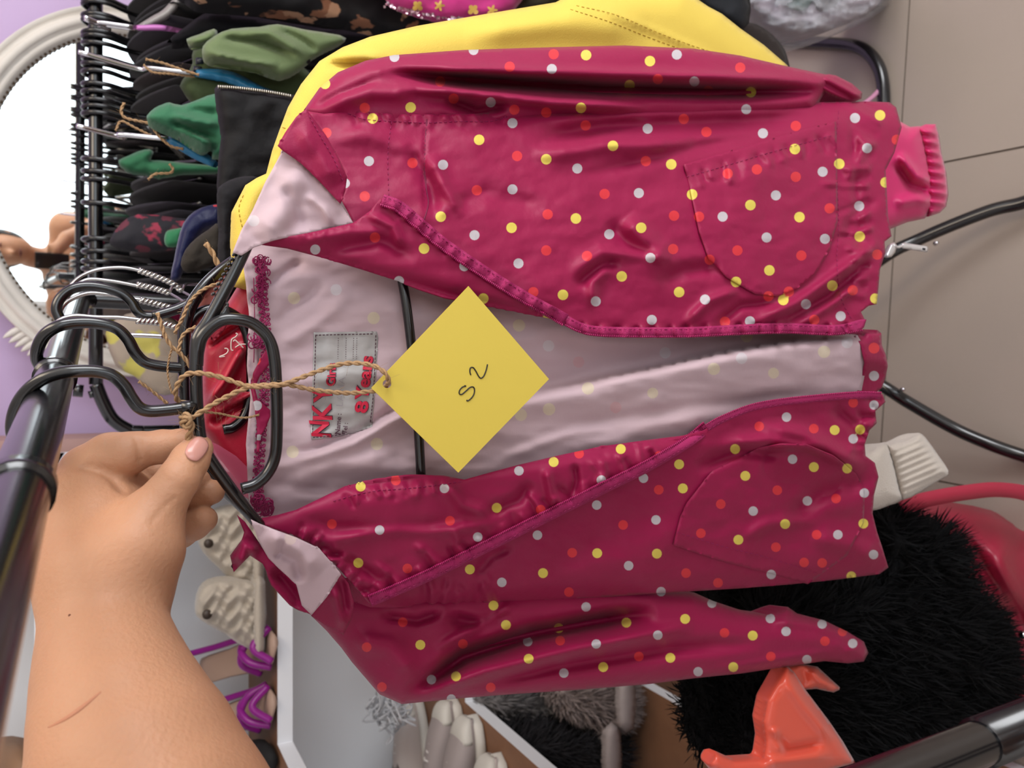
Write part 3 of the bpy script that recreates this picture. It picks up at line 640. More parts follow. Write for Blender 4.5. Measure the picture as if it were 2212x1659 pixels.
# --- right sleeve (bottom of the photo)
_w_rs = wr(('r', [(880, 1505), (1000, 1420), (1150, 1370), (1300, 1340), (1420, 1320)], 18, -22), ('r', [(880, 1510), (1050, 1450), (1250, 1400), (1500, 1350)], 16, 10), ('r', [(1000, 1490), (1200, 1440), (1450, 1400), (1650, 1390)], 16, -6), ('r', [(960, 1330), (1040, 1350), (1100, 1320)], 14, -6), ('r', [(820, 1330), (900, 1340), (960, 1320)], 10, -5), ('r', [(940, 1400), (1060, 1340), (1110, 1300)], 9, 5), ('r', [(1660, 1340), (1760, 1350), (1840, 1380)], 8, 4), ('r', [(1500, 1460), (1700, 1425), (1820, 1410)], 10, 5), ('r', [(760, 1380), (840, 1400), (900, 1460)], 26, 5))
S_rs = Surf([(672, 1330), (700, 1310), (742, 1262), (800, 1270), (920, 1272), (1100, 1268), (1300, 1262), (1400, 1270), (1500, 1280), (1540, 1298), (1600, 1318), (1660, 1328), (1702, 1311), (1722, 1325), (1780, 1340), (1830, 1364), (1866, 1386), (1876, 1410), (1866, 1429), (1832, 1433), (1780, 1428), (1700, 1440), (1600, 1455), (1500, 1465), (1400, 1478), (1250, 1490), (1100, 1500), (1000, 1508), (868, 1521), (820, 1500), (760, 1430), (738, 1400), (705, 1362)], DJ + 0.052, lambda X, Y: _w_rs(X, Y) + 0.001 * fbm(X / 80, Y / 40, 2) + 0.0014 * np.sin((Y + X * .8) / 6.0) * np.clip((X - 1790) / 50, 0, 1))
S_rs.pillow('sleeve', m_jack, jk, step=6, T=0.024, R=60, dots=JD)

# --- neck seam: overlock thread loops and the twisted spotted binding
Surf([(524, 546), (560, 560), (562, 700), (556, 780), (560, 860), (552, 960), (556, 1060), (566, 1112), (540, 1110), (535, 1040), (532, 960), (541, 860), (534, 790), (538, 680), (530, 600)], DJ, lambda X, Y: h_back(X, Y) + 0.003 + 0.001 * fbm(X / 20, Y / 30, 2)).sheet('neck_tape', m_line, jk, step=6, dots=[])
nk = MB(); npth = resample(catmull([(560, 560), (566, 640), (572, 700), (574, 760), (572, 830), (566, 900), (560, 980), (556, 1040), (560, 1080)], 6), 1.0, False)
S_nk = Surf(S_back.poly, DJ, lambda X, Y: h_back(X, Y) + 0.0068)
for (amp, per, ph, off) in ((10, 15, 0, 0), (9, 11, 2, 3), (7, 19, 4, -3)):
    u = np.linspace(0, len(npth) - 1, 900); a = u / per * 2 * np.pi + ph
    q = np.c_[np.interp(u, np.arange(len(npth)), npth[:, 0]), np.interp(u, np.arange(len(npth)), npth[:, 1])] + np.c_[amp * np.sin(a) + off, 4 * np.sin(2 * a)]
    nk.tube(S_nk.p(q[:, 0], q[:, 1], 0.0006 * np.sin(a * 1.7)), .00042, 4)
for (cx, cy, sx, sy, n) in ((566, 590, 17, 42, 26), (560, 640, 14, 20, 12), (556, 735, 20, 14, 16), (570, 1096, 20, 16, 34), (556, 1080, 12, 10, 14)):
    r = random.Random(int(cx * cy))
    for i in range(n):
        a0 = r.random() * 6.28; u = np.linspace(0, 1, 9); x = cx + sx * (r.random() - .5) * 1.6; y = cy + sy * (r.random() - .5) * 1.6
        q = np.c_[x + 7 * np.cos(a0 + u * 5), y + 8 * np.sin(a0 + u * 5)]; nk.tube(S_nk.p(q[:, 0], q[:, 1], 0.001 + 0.001 * r.random()), .00042, 4)
nk.build('overlock_thread', m_thread, jk)['kind'] = 'stuff'
tw = MB()
stitches(Surf(S_back.poly, DJ, lambda X, Y: h_back(X, Y) + .004), [(548, 600), (550, 700), (548, 790)], 'stitching', jk, dash=30, gap=1)
Surf([(594, 733), (588, 770), (580, 790), (562, 812), (550, 838), (541, 832), (547, 806), (560, 780), (576, 752)], DJ, lambda X, Y: h_back(X, Y) + 0.008).sheet('twisted_binding', m_jack, jk, step=5, dots=[(553, 778, RED, 11)])
Surf([(550, 836), (557, 862), (584, 886), (584, 900), (574, 925), (564, 940), (560, 980), (554, 975), (556, 920), (550, 880), (541, 836)], DJ, lambda X, Y: h_back(X, Y) + 0.009).sheet('twisted_binding', m_jack, jk, step=5, dots=[(555, 876, WHT, 11), (559, 945, WHT, 7)])

# --- sewn-in name label
S_lb = Surf([(678, 718), (745, 717), (814, 716), (817, 730), (812, 820), (804, 921), (757, 938), (720, 946), (673, 950), (671, 930), (675, 830)], DJ, lambda X, Y: h_back(X, Y) + 0.0008 + 0.0006 * fbm(X / 30, Y / 25, 2))
lb = S_lb.sheet('name_label', mat('grey_satin_label', 'A3A09F', 0.4, bump=0.06, bscale=300), jk, step=5, thick=0.0004)
m_red = mat('red_print', 'C2183C', 0.6); m_dark = mat('dark_print', '4A2438', 0.6); m_pen = mat('pencil_grey', '8E8890', 0.7)
def text2d(s, offset=0.0, shear=0.0):
    c = bpy.data.curves.new('t', 'FONT'); c.body = s; c.size = 1.0; c.offset = offset; c.shear = shear; c.resolution_u = 3
    o = bpy.data.objects.new('t', c); COL.objects.link(o); bpy.context.view_layer.update()
    me = bpy.data.meshes.new_from_object(o.evaluated_get(bpy.context.evaluated_depsgraph_get()))
    V = np.array([v.co[:2] for v in me.vertices]); Fc = [tuple(p.vertices) for p in me.polygons]
    bpy.data.objects.remove(o); bpy.data.curves.remove(c); bpy.data.meshes.remove(me)
    return V, Fc
def put_text(S, s, base, right, up, dh, mt, parent, name='print', offset=0.0, shear=0.0):
    """base: pixel of the text start; right, up: pixel vectors of a full text width / height"""
    V, Fc = text2d(s, offset, shear); lo = V.min(0); hi = V.max(0); q = (V - lo) / (hi - lo)
    X = base[0] + q[:, 0] * right[0] + q[:, 1] * up[0]; Y = base[1] + q[:, 0] * right[1] + q[:, 1] * up[1]
    return mob(name, S.p(X, Y, dh), [f for f in Fc], mt, parent, smooth=False)
# the writing reads from the bottom of the photo to its top
for mt, dx, dh, off in ((m_dark, 1.6, 0.0010, 0.05), (m_red, 0, 0.0013, 0.028)):
    put_text(S_lb, 'N', (718 - 2 + dx, 945), (-6, -34), (-43, -3), dh, mt, lb, 'brand_print', off)
    put_text(S_lb, 'K', (718 + dx, 907), (-3, -36), (-42, 0), dh, mt, lb, 'brand_print', off)
    put_text(S_lb, 'Y', (720 + dx, 866), (-6, -30), (-42, 4), dh, mt, lb, 'brand_print', off)
    put_text(S_lb, 'Girls', (724 + dx, 834), (2, -50), (-20, 0), dh, mt, lb, 'girls_print', off)
    put_text(S_lb, '8', (793 + dx, 893), (5, -26), (-29, -2), dh, mt, lb, 'size_print', off)
    put_text(S_lb, 'Years', (795 + dx, 866), (12, -96), (-29, -3), dh, mt, lb, 'size_print', off)
put_text(S_lb, 'Name :', (734, 938), (4, -44), (-11, -1), 0.0012, m_dark, lb, 'name_print', 0.01)
put_text(S_lb, 'Tel :', (749, 938), (3, -24), (-10, -1), 0.0012, m_dark, lb, 'name_print', 0.01)
put_text(S_lb, 'LANA', (740, 877), (6, -62), (-14, -1), 0.0012, m_pen, lb, 'name_print', -0.025)
for x in (731, 748, 764, 771):
    stitches(S_lb, [(x, 730), (x - 1, 770), (x, 776)], 'dotted_print', lb, dh=.001, r=.00018, dash=2, gap=3, mt=m_dark)
stitches(S_lb, [(681, 724), (812, 721)], 'stitching', lb, dh=.001, r=.0003, dash=5, gap=3, mt=m_dark)
stitches(S_lb, [(682, 724), (679, 830), (675, 940)], 'stitching', lb, dh=.001, r=.0003, dash=5, gap=3, mt=m_dark)
stitches(S_lb, [(812, 724), (808, 830), (800, 916)], 'stitching', lb, dh=.001, r=.0003, dash=5, gap=3, mt=m_dark)
stitches(S_lb, [(676, 945), (715, 942), (752, 935)], 'stitching', lb, dh=.001, r=.0003, dash=5, gap=3, mt=m_dark)
# zip box at the hem
Surf([(1818, 705), (1840, 695), (1860, 690), (1872, 690), (1866, 708), (1850, 716), (1825, 718)], DJ, lambda X, Y: h_lf(X, Y) + .005).sheet('zip_end', m_tape, jk, step=5, thick=.0012)

# ---------------------------------------------------------------- the hanger
hg = empty('tubular_hanger', onp(425, 870, DJ), 'black tubular plastic hanger pinched between thumb and finger, holding the spotted jacket', 'hanger')
def hp(pts, h): 
    P = np.array(pts, float); hh = P[:, 2] if P.shape[1] > 2 else np.full(len(P), h)
    return onp(P[:, 0], P[:, 1], DJ, 0.0, hh)
rt = 0.0036
frame = hp([(560, 470, .014), (545, 505, .018), (500, 600, .022), (452, 690, .024), (432, 720, .024), (424, 750, .024), (424, 850, .024), (430, 930, .024), (440, 968, .024), (462, 1005, .023), (520, 1085, .020), (548, 1120, .016), (600, 1180, .008)], 0)
MB().tube(catmull(frame, 8), rt, 16).build('shoulder_frame', m_bplastic, hg)
MB().tube(catmull(hp([(866, 590, .008), (878, 660, .009), (890, 760, .009), (902, 900, .009), (908, 1000, .009), (911, 1060, .008)], 0), 6), 0.0034, 14).build('lower_bar', m_bplastic, hg)
MB().tube(catmull(hp([(425, 790, .024), (428, 756, .0245), (440, 722, .026), (476, 693, .028), (512, 690, .029), (548, 700, .029), (578, 728, .029), (592, 770, .029), (597, 840, .029), (598, 930, .029), (594, 985, .029), (578, 1022, .029), (552, 1046, .029), (522, 1056, .029)], 0), 8), rt, 16).build('tie_bar', m_bplastic, hg)
# web gusset between arm and tie bar, grip notches, neck socket
S_h = Surf([(468, 690), (492, 650), (498, 686)], DJ, 0.026)
S_h.sheet('gusset', m_bplastic, hg, step=8, thick=.002)
nt_ = MB()
for i in range(13):
    t = i / 12; c = np.array([(538, 512), (470, 640)]); q = c[0] * (1 - t) + c[1] * t + np.array([-9.5, -5])
    a = onp(q[0], q[1], DJ, 0, .020); nt_.tube([a + [0, -.003, 0], a + [0, .003, 0]], .0010, 6)
nt_.build('grip_notches', m_bplastic, hg)['kind'] = 'stuff'
hook = hp([(428, 878, .024), (400, 881, .024), (360, 886, .024), (322, 888, .024), (300, 880, .024), (284, 860, .024), (268, 834, .024), (244, 812, .024), (212, 803, .024), (168, 802, .024), (128, 806, .022), (90, 820, .019), (58, 845, .014), (36, 878, .008), (27, 915, .0), (30, 945, -.008), (44, 968, -.016)], 0)
MB().tube(catmull(hook, 8), 0.0035, 16).build('hook', m_bplastic, hg)
MB().tube(hp([(425, 878, .024), (392, 882, .024)], 0), 0.0041, 16).build('neck_socket', m_bplastic, hg)

# ---------------------------------------------------------------- yellow card tag on twine
S_cd2 = Surf([(1012, 618), (1186, 819), (990, 1021), (802, 838)], DJ, lambda X, Y: 0.040 + (X - 820) * 0.000012)
m_card = mat('yellow_card', 'D0B94A', 0.6, bump=0.03, bscale=500)
# card with a punched hole
hc_ = np.array([836, 829.0]); hr = 9.5
B_ = resample(S_cd2.poly, 14); ang = np.linspace(0, 2 * np.pi, 24, endpoint=False); Hh = hc_ + hr * np.c_[np.cos(ang), np.sin(ang)]
gx, gy = np.meshgrid(np.arange(800, 1190, 22), np.arange(618, 1024, 22)); gx = gx.ravel(); gy = gy.ravel()
kk = inside(gx, gy, B_) & (np.hypot(gx - hc_[0], gy - hc_[1]) > 20); d_, _, _ = seg_dist(gx, gy, np.vstack([B_, B_[0]])); kk &= d_ > 9
VV = np.vstack([B_, Hh, np.c_[gx[kk], gy[kk]]]); nb = len(B_)
rr = delaunay_2d_cdt([Vector(v) for v in VV], [(i, (i + 1) % nb) for i in range(nb)] + [(nb + i, nb + (i + 1) % 24) for i in range(24)], [], 0, 1e-4)
Vo = np.array([tuple(v) for v in rr[0]]); T_ = np.array(rr[2]); c_ = Vo[T_].mean(1); T_ = T_[inside(c_[:, 0], c_[:, 1], B_) & (np.hypot(c_[:, 0] - hc_[0], c_[:, 1] - hc_[1]) > hr * .97)]
a, b, cc = Vo[T_[:, 0]], Vo[T_[:, 1]], Vo[T_[:, 2]]; ar = (b[:, 0] - a[:, 0]) * (cc[:, 1] - a[:, 1]) - (b[:, 1] - a[:, 1]) * (cc[:, 0] - a[:, 0]); T_[ar > 0] = T_[ar > 0][:, ::-1]
tagc = empty('card_tag', onp(995, 820, DJ, 0, .04), 'square yellow card tag marked S 2 hanging corner-down on twine over the lining', 'tag')
cdo = mob('card', S_cd2.p(Vo[:, 0], Vo[:, 1]), T_, m_card, tagc, smooth=False); smd = cdo.modifiers.new('t', 'SOLIDIFY'); smd.thickness = 0.0005; smd.offset = -1
m_ink = mat('black_ink', '1C1712', 0.5)
ink = MB()
for pth in ([(1003, 833), (1006, 834), (999, 836), (993, 843), (992, 850), (997, 852), (1006, 845), (1015, 837), (1022, 836), (1025, 842), (1023, 853), (1016, 862), (1010, 866), (1008, 864)], [(1017, 810), (1015, 803), (1016, 795), (1022, 794), (1028, 802), (1034, 813), (1039, 817), (1045, 812), (1050, 800), (1053, 787)]):
    q = catmull(pth, 6); ink.tube(S_cd2.p(q[:, 0], q[:, 1], .0002), .00045, 6)
ink.build('handwriting', m_ink, cdo)['label'] = 'handwritten S 2'

m_twine = mat('jute_twine', 'A58460', 0.85, bump=0.4, bscale=900)
def rope(path3, r=0.0012, name='twine', parent=None, fuzz=0.7, seed=1, turns=None):
    P = np.asarray(path3, float); L = np.r_[0, np.cumsum(np.linalg.norm(np.diff(P, axis=0), axis=1))]
    n = max(12, int(L[-1] / (r * 0.7))); s = np.linspace(0, L[-1], n); Q = np.c_[[np.interp(s, L, P[:, k]) for k in range(3)]].T
    T = np.gradient(Q, axis=0); T /= np.linalg.norm(T, axis=1)[:, None]
    a = np.cross(T, [0.3, 1, 0.1]); a /= np.linalg.norm(a, axis=1)[:, None]; b = np.cross(T, a)
    mb = MB()
    for ph in (0, np.pi):
        w = s / (r * 7.5) * 2 * np.pi + ph; mb.tube(Q + r * 0.52 * (np.cos(w)[:, None] * a + np.sin(w)[:, None] * b), r * 0.62, 6)
    rr_ = random.Random(seed)
    for i in range(int(L[-1] * 1000 * fuzz * 0.8)):
        k = rr_.randrange(n); q0 = Q[k]; v = np.array([rr_.gauss(0, 1) for _ in range(3)]); v /= np.linalg.norm(v); l = .002 + .005 * rr_.random()
        v2 = np.array([rr_.gauss(0, 1) for _ in range(3)]) * .5
        mb.tube(np.array([q0, q0 + v * l * .5, q0 + (v + v2) * l]), .00006, 3)
    return mb.build(name, m_twine, parent)
def jp(pts): P = np.array(pts, float); return catmull(onp(P[:, 0], P[:, 1], DJ, 0, P[:, 2]), 8)
rope(jp([(836, 832, .036), (839, 822, .044), (832, 806, .047), (812, 792, .044), (780, 785, .040), (740, 786, .036), (695, 799, .034), (650, 816, .034), (612, 830, .0355), (570, 835, .036), (532, 833, .034), (480, 816, .031), (432, 806, .030), (402, 809, .027), (386, 826, .022), (379, 850, .018), (388, 868, .014), (420, 872, .012)]), 0.0015, parent=tagc, seed=2)
rope(jp([(836, 832, .034), (822, 842, .037), (804, 845, .037), (760, 849, .033), (715, 847, .033), (665, 840, .033), (620, 831, .0335), (575, 832, .0335), (535, 837, .034), (480, 862, .032), (440, 886, .031), (415, 902, .030), (398, 908, .026), (392, 915, .018)]), 0.0015, parent=tagc, seed=3)
kn = jp([(392, 902, .026), (402, 896, .031), (412, 908, .032), (404, 922, .031), (394, 914, .028), (402, 904, .033), (414, 916, .030), (410, 935, .028), (405, 950, .026), (412, 962, .024)])
rope(kn, 0.0017, 'twine_knot', tagc, seed=5, fuzz=1.2)
rope(jp([(428, 890, .016), (470, 893, .014), (510, 901, .012), (535, 902, .012), (560, 896, .010)]), 0.0007, parent=tagc, seed=6)

# ================================================================ the photographer: arm and hand in view, the rest seen only in the mirror
def rc_sdf(P, a, b, ra, rb):      # round cone
    ba = b - a; l2 = ba @ ba; rr = ra - rb; a2 = l2 - rr * rr
    pa = P - a; y = pa @ ba; z = y - l2
    x2 = ((pa * l2 - y[..., None] * ba) ** 2).sum(-1); y2 = y * y * l2; z2 = z * z * l2
    k = np.sign(rr) * rr * rr * x2
    out = (np.sqrt(np.maximum(x2 * a2 / l2, 0)) + y * rr) / l2 - ra
    out = (np.sqrt(np.maximum(x2 * a2 * (1.0 / l2), 0)) + y * rr) / l2 - ra
    c1 = np.sign(z) * a2 * z2 > k; c2 = np.sign(y) * a2 * y2 < k
    out = np.where(c1, np.sqrt(x2 + z2) / l2 - rb, np.where(c2, np.sqrt(x2 + y2) / l2 - ra, out))
    return out
def smin(a, b, k):
    h = np.clip(0.5 + 0.5 * (b - a) / k, 0, 1); return b * (1 - h) + a * h - k * h * (1 - h)
def smax(a, b, k): return -smin(-a, -b, k)

def HPt(px, py, z): return at(px, py, z)
def J(px, py, z, r): return (HPt(px, py, z), r * z / F)
GROUPS = []       # (k inside, [joints...])
arm = [J(640, 2250, .33, 255), J(470, 2000, .335, 245), J(350, 1800, .345, 232), J(296, 1660, .358, 206), J(262, 1545, .370, 169), J(241, 1460, .382, 145), J(229, 1392, .392, 126), J(226, 1325, .402, 117), J(228, 1250, .413, 126)]
hand_back = [J(228, 1250, .415, 124), J(205, 1160, .430, 112), J(192, 1086, .440, 88), J(198, 1028, .447, 62)]
hand_in = [J(240, 1250, .425, 118), J(250, 1160, .448, 105), J(255, 1090, .462, 80)]
thenar = [J(255, 1265, .408, 105), J(298, 1190, .412, 90), J(322, 1128, .418, 66)]
thumb = [J(322, 1128, .418, 64), J(362, 1068, .421, 46), J(388, 1032, .424, 42.5), J(410, 995, .430, 39), J(426, 970, .434, 33)]
index_p = [J(196, 1020, .447, 60), J(240, 990, .446, 52), J(276, 980, .444, 46)]
index_d = [J(276, 980, .444, 46), J(300, 972, .446, 38), J(350, 965, .450, 35), J(392, 958, .452, 30), J(415, 955, .452, 25)]
mid_p = [J(212, 1030, .468, 56), J(275, 1010, .480, 48), J(330, 1015, .484, 42)]
mid_d = [J(330, 1015, .484, 42), J(380, 1030, .482, 36), J(425, 1040, .478, 29)]
ring = [J(245, 1085, .480, 52), J(320, 1085, .494, 44), J(390, 1084, .490, 33), J(430, 1071, .484, 30), J(458, 1063, .480, 26.5)]
pink = [J(265, 1140, .482, 50), J(330, 1150, .492, 42), J(390, 1150, .484, 33), J(420, 1134, .478, 31), J(441, 1122, .475, 28)]

def chain(P, js, k):
    d = None
    for (a, ra), (b, rb) in zip(js[:-1], js[1:]):
        if np.linalg.norm(b - a) <= abs(ra - rb) * 1.02: rb = ra - np.sign(ra - rb) * np.linalg.norm(b - a) * .9
        q = rc_sdf(P, a, b, ra, rb); d = q if d is None else smin(d, q, k)
    return d
def sdf_hand(P):
    a = chain(P, arm, .006)
    hb = smin(chain(P, hand_back, .006), chain(P, hand_in, .006), .014)
    d = smin(a, hb, .010)
    th = smin(chain(P, thenar, .006), chain(P, thumb, .003), .006)
    d = smin(d, th, .007)
    ix = smin(chain(P, index_p, .005), chain(P, index_d, .003), .0018)
    d = smin(d, ix, .005)
    for f in (smin(chain(P, mid_p, .004), chain(P, mid_d, .003), .003), chain(P, ring, .003), chain(P, pink, .003)):
        d = smin(d, f, .0011)
    return d
sdf_base = sdf_hand
def trace(px, py, z0=.33, fn=None):
    fn = fn or sdf_hand; d = ray(np.asarray(px, float), np.asarray(py, float)); L = np.linalg.norm(d, axis=-1); t = np.full(d.shape[:-1], z0)
    for _ in range(70): t = t + np.clip(fn(CAM + d * t[..., None]), -.002, .02) * .8 / L
    return CAM + d * t[..., None]
CRS = []
for pts, r, k in (([(187, 1008), (222, 1018), (246, 1036), (262, 1056)], .0013, .005), ([(294, 946), (299, 970), (301, 996)], .0008, .0016), ([(302, 950), (305, 972), (306, 992)], .0005, .0012),
                  ([(370, 1004), (384, 1012), (396, 1024)], .0005, .0014), ([(378, 996), (393, 1006), (404, 1018)], .0005, .0014), ([(366, 1013), (380, 1022), (388, 1032)], .0004, .0012), ([(330, 1128), (352, 1098), (376, 1078)], .0004, .002)):
    q = catmull(pts, 3); P3 = trace(q[:, 0], q[:, 1], fn=sdf_base); CRS.append((P3, r, k))
def sdf_hand(P):
    d = sdf_base(P)
    near = d < .008
    if not near.any(): return d
    Q = P[near]; e = d[near]
    for P3, r, k in CRS:
        c = None
        for a, b in zip(P3[:-1], P3[1:]):
            z = rc_sdf(Q, a, b, r, r * .98); c = z if c is None else np.minimum(c, z)
        e = smax(e, -c, k)
    d = d.copy(); d[near] = e
    return d

def surface_nets(fn, lo, hi, h, chunk=40):
    lo = np.array(lo); n = np.ceil((np.array(hi) - lo) / h).astype(int) + 1
    xs = lo[0] + np.arange(n[0]) * h; ys = lo[1] + np.arange(n[1]) * h; zs = lo[2] + np.arange(n[2]) * h
    c4 = 4; nc_ = (n + c4 - 1) // c4
    cg = np.stack(np.meshgrid(*[lo[k] + (np.arange(nc_[k]) * c4 + (c4 - 1) / 2) * h for k in range(3)], indexing='ij'), -1)
    Dc = fn(cg); D = Dc.repeat(c4, 0).repeat(c4, 1).repeat(c4, 2)[:n[0], :n[1], :n[2]].astype(np.float32)
    ii = np.argwhere(np.abs(D) < h * c4 * 1.6)
    for q0 in range(0, len(ii), 400000):
        q = ii[q0:q0 + 400000]; D[tuple(q.T)] = fn(lo + q * h)
    S = D < 0
    c = [S[a:n[0] - 1 + a, b:n[1] - 1 + b, d:n[2] - 1 + d] for a in (0, 1) for b in (0, 1) for d in (0, 1)]
    cnt = sum(q.astype(np.int8) for q in c); act = (cnt > 0) & (cnt < 8)
    idx = -np.ones(act.shape, int); cells = np.argwhere(act); idx[act] = np.arange(len(cells))
    acc = np.zeros((len(cells), 3)); w = np.zeros(len(cells))
    off = [(a, b, d) for a in (0, 1) for b in (0, 1) for d in (0, 1)]
    for i in range(8):
        for j in range(i + 1, 8):
            A_, B_ = np.array(off[i]), np.array(off[j])
            if abs(A_ - B_).sum() != 1: continue
            da = D[tuple((cells + A_).T)]; db = D[tuple((cells + B_).T)]; x = (da < 0) != (db < 0)
            t = np.where(x, da / (da - db + 1e-12), 0)
            acc += np.where(x[:, None], A_ + t[:, None] * (B_ - A_), 0); w += x
    V = lo + (cells + acc / np.maximum(w, 1)[:, None]) * h
    Fc = []
    for ax in range(3):
        o = [(ax + 1) % 3, (ax + 2) % 3]; sl0 = [slice(None)] * 3; sl1 = [slice(None)] * 3
        sl0[ax] = slice(0, n[ax] - 1); sl1[ax] = slice(1, n[ax])
        a = S[tuple(sl0)]; b = S[tuple(sl1)]; e = np.argwhere(a != b)
        ok = np.all([(e[:, q] > 0) & (e[:, q] < n[q] - 1) for q in o], axis=0); e = e[ok]
        u = np.zeros(3, int); u[o[0]] = 1; v = np.zeros(3, int); v[o[1]] = 1
        q = np.stack([idx[tuple((e - u - v).T)], idx[tuple((e - v).T)], idx[tuple(e.T)], idx[tuple((e - u).T)]], 1)
        fl_ = ~a[tuple(e.T)]; q[fl_] = q[fl_][:, ::-1]
        Fc.append(q[(q >= 0).all(1)])
    return V, np.vstack(Fc)

allj = [p for g in (arm, hand_back, hand_in, thenar, thumb, index_p, index_d, mid_p, mid_d, ring, pink) for p in g]
lo = np.min([p - r for p, r in allj], 0) - .004; hi = np.max([p + r for p, r in allj], 0) + .004
Vh, Fh = surface_nets(sdf_hand, lo, hi, 0.0014)
m_skin = mat('skin', 'BA8A6B', 0.5, spec=0.35, sss=0.25, sssr=(1.0, .35, .18), bump=0.22, bscale=420, var=0.14, vscale=22)
ps = empty('person', (-0.15, -0.35, 0), 'bare arm with hand pinching the jacket hanger between thumb and index finger', 'person')

# torso, neck and head behind the camera
elb = arm[0][0]
body = [((np.array([-.26, -.12, 1.00])), .052), ((np.array([-.31, -.30, 1.24])), .062)]
def sdf_body(P):
    d = rc_sdf(P, np.array([-.10, -.42, .95]), np.array([-.10, -.42, 1.22]), .15, .155)
    d = smin(d, rc_sdf(P, np.array([-.29, -.40, 1.28]), np.array([.11, -.40, 1.28]), .075, .075), .07)
    d = smin(d, rc_sdf(P, np.array([-.06, -.38, 1.30]), np.array([-.03, -.34, 1.44]), .055, .05), .04)
    e = (P - np.array([.0, -.30, 1.535])) / np.array([.074, .092, .112]); q = np.sqrt((e ** 2).sum(-1)); d = smin(d, (q - 1) * .078, .02)
    d = smin(d, rc_sdf(P, np.array([.0, -.215, 1.53]), np.array([.0, -.196, 1.505]), .010, .014), .012)   # nose
    for s in (-1, 1): d = smin(d, rc_sdf(P, np.array([s * .075, -.30, 1.545]), np.array([s * .078, -.295, 1.515]), .014, .010), .008)
    # upper arms: left one reaches for the hanger, right one holds the phone
    d = smin(d, rc_sdf(P, np.array([-.29, -.40, 1.27]), np.array([-.33, -.14, 1.12]), .06, .05), .05)
    d = smin(d, rc_sdf(P, np.array([-.33, -.14, 1.12]), elb, .05, .050), .03)
    d = smin(d, rc_sdf(P, np.array([.11, -.40, 1.27]), np.array([.20, -.24, 1.10]), .06, .048), .05)
    d = smin(d, rc_sdf(P, np.array([.20, -.24, 1.10]), np.array([.10, -.075, 1.30]), .045, .030), .02)
    d = smin(d, rc_sdf(P, np.array([.095, -.07, 1.305]), np.array([.05, -.035, 1.345]), .032, .026), .02)
    for q in range(4):
        y0 = 1.322 + q * .017
        d = smin(d, rc_sdf(P, np.array([.066, -.035, y0]), np.array([.03, -.046 - .004 * (q % 2), y0 + .006]), .010, .008), .006)
    for s in (-1, 1): d = smin(d, rc_sdf(P, np.array([-.10 + s * .09, -.42, .95]), np.array([-.10 + s * .10, -.42, .50]), .10, .075), .05)
    for s in (-1, 1): d = smin(d, rc_sdf(P, np.array([-.10 + s * .10, -.42, .50]), np.array([-.10 + s * .10, -.43, .06]), .070, .045), .04)
    for s in (-1, 1): d = smin(d, rc_sdf(P, np.array([-.10 + s * .10, -.43, .045]), np.array([-.10 + s * .11, -.28, .035]), .045, .035), .03)
    return d
Vb, Fb = surface_nets(sdf_body, (-.47, -.64, -.005), (.30, .02, 1.68), 0.011)
mbp = MB(); mbp.add(Vh, [tuple(f) for f in Fh]); mbp.add(Vb, [tuple(f) for f in Fb])
bodyo = mbp.build('body', m_skin, ps)
def shell(fn, cond, off):
    V, Fc = surface_nets(lambda P: np.maximum(fn(P) - off, cond(P)), (-.50, -.66, -.01), (.34, .05, 1.70), 0.012); return V, Fc
Vs, Fs = shell(sdf_body, lambda P: np.maximum(np.maximum(P[..., 2] - 1.345, .80 - P[..., 2]), np.maximum(P[..., 1] + .22, 0) if True else 0), .010)
mob('shirt', Vs, [tuple(f) for f in Fs], mat('dark_shirt', '23222A', 0.85), ps)
Vs, Fs = shell(sdf_body, lambda P: np.maximum(P[..., 2] - .86, .07 - P[..., 2]), .010)
mob('trousers', Vs, [tuple(f) for f in Fs], mat('dark_trousers', '1C2030', 0.9), ps)
Vs, Fs = surface_nets(lambda P: np.maximum((np.sqrt((((P - np.array([.0, -.315, 1.55])) / np.array([.088, .100, .118])) ** 2).sum(-1)) - 1) * .09, np.minimum(P[..., 1] + .27, 1.60 - P[..., 2])), (-.13, -.45, 1.40), (.13, -.19, 1.69), .006)
mob('hair', Vs, [tuple(f) for f in Fs], mat('dark_hair', '1A1210', 0.6), ps)
eyes = MB()
for s in (-1, 1):
    c = np.array([s * .030, -.212, 1.548]); eyes.add(*tube_geo(np.array([c + [-.012, 0, 0], c + [0, .006, .001], c + [.012, 0, 0]]), [.001, .005, .001], 8))
eyes.add(*tube_geo(np.array([[-.022, -.216, 1.475], [0, -.206, 1.474], [.022, -.216, 1.475]]), [.001, .005, .001], 8))
eyes.build('face_features', mat('dark_lips', '5C2A2A', 0.5), ps)
ph = empty('phone', (.0, -.012, 1.36), 'black phone held up in the mirror reflection in front of the face', 'phone')
pb = MB().box((-.036, -.020, 1.30), (.036, -.012, 1.43)).build('phone_body', mat('phone_black', '0A0A0C', 0.2), ph, smooth=False); bevel(pb, .004, 3)
MB().tube([(-.015, -.0125, 1.415), (-.015, -.009, 1.415)], .008, 16).build('lens_ring', mat('lens_glass', '101018', 0.05), ph)

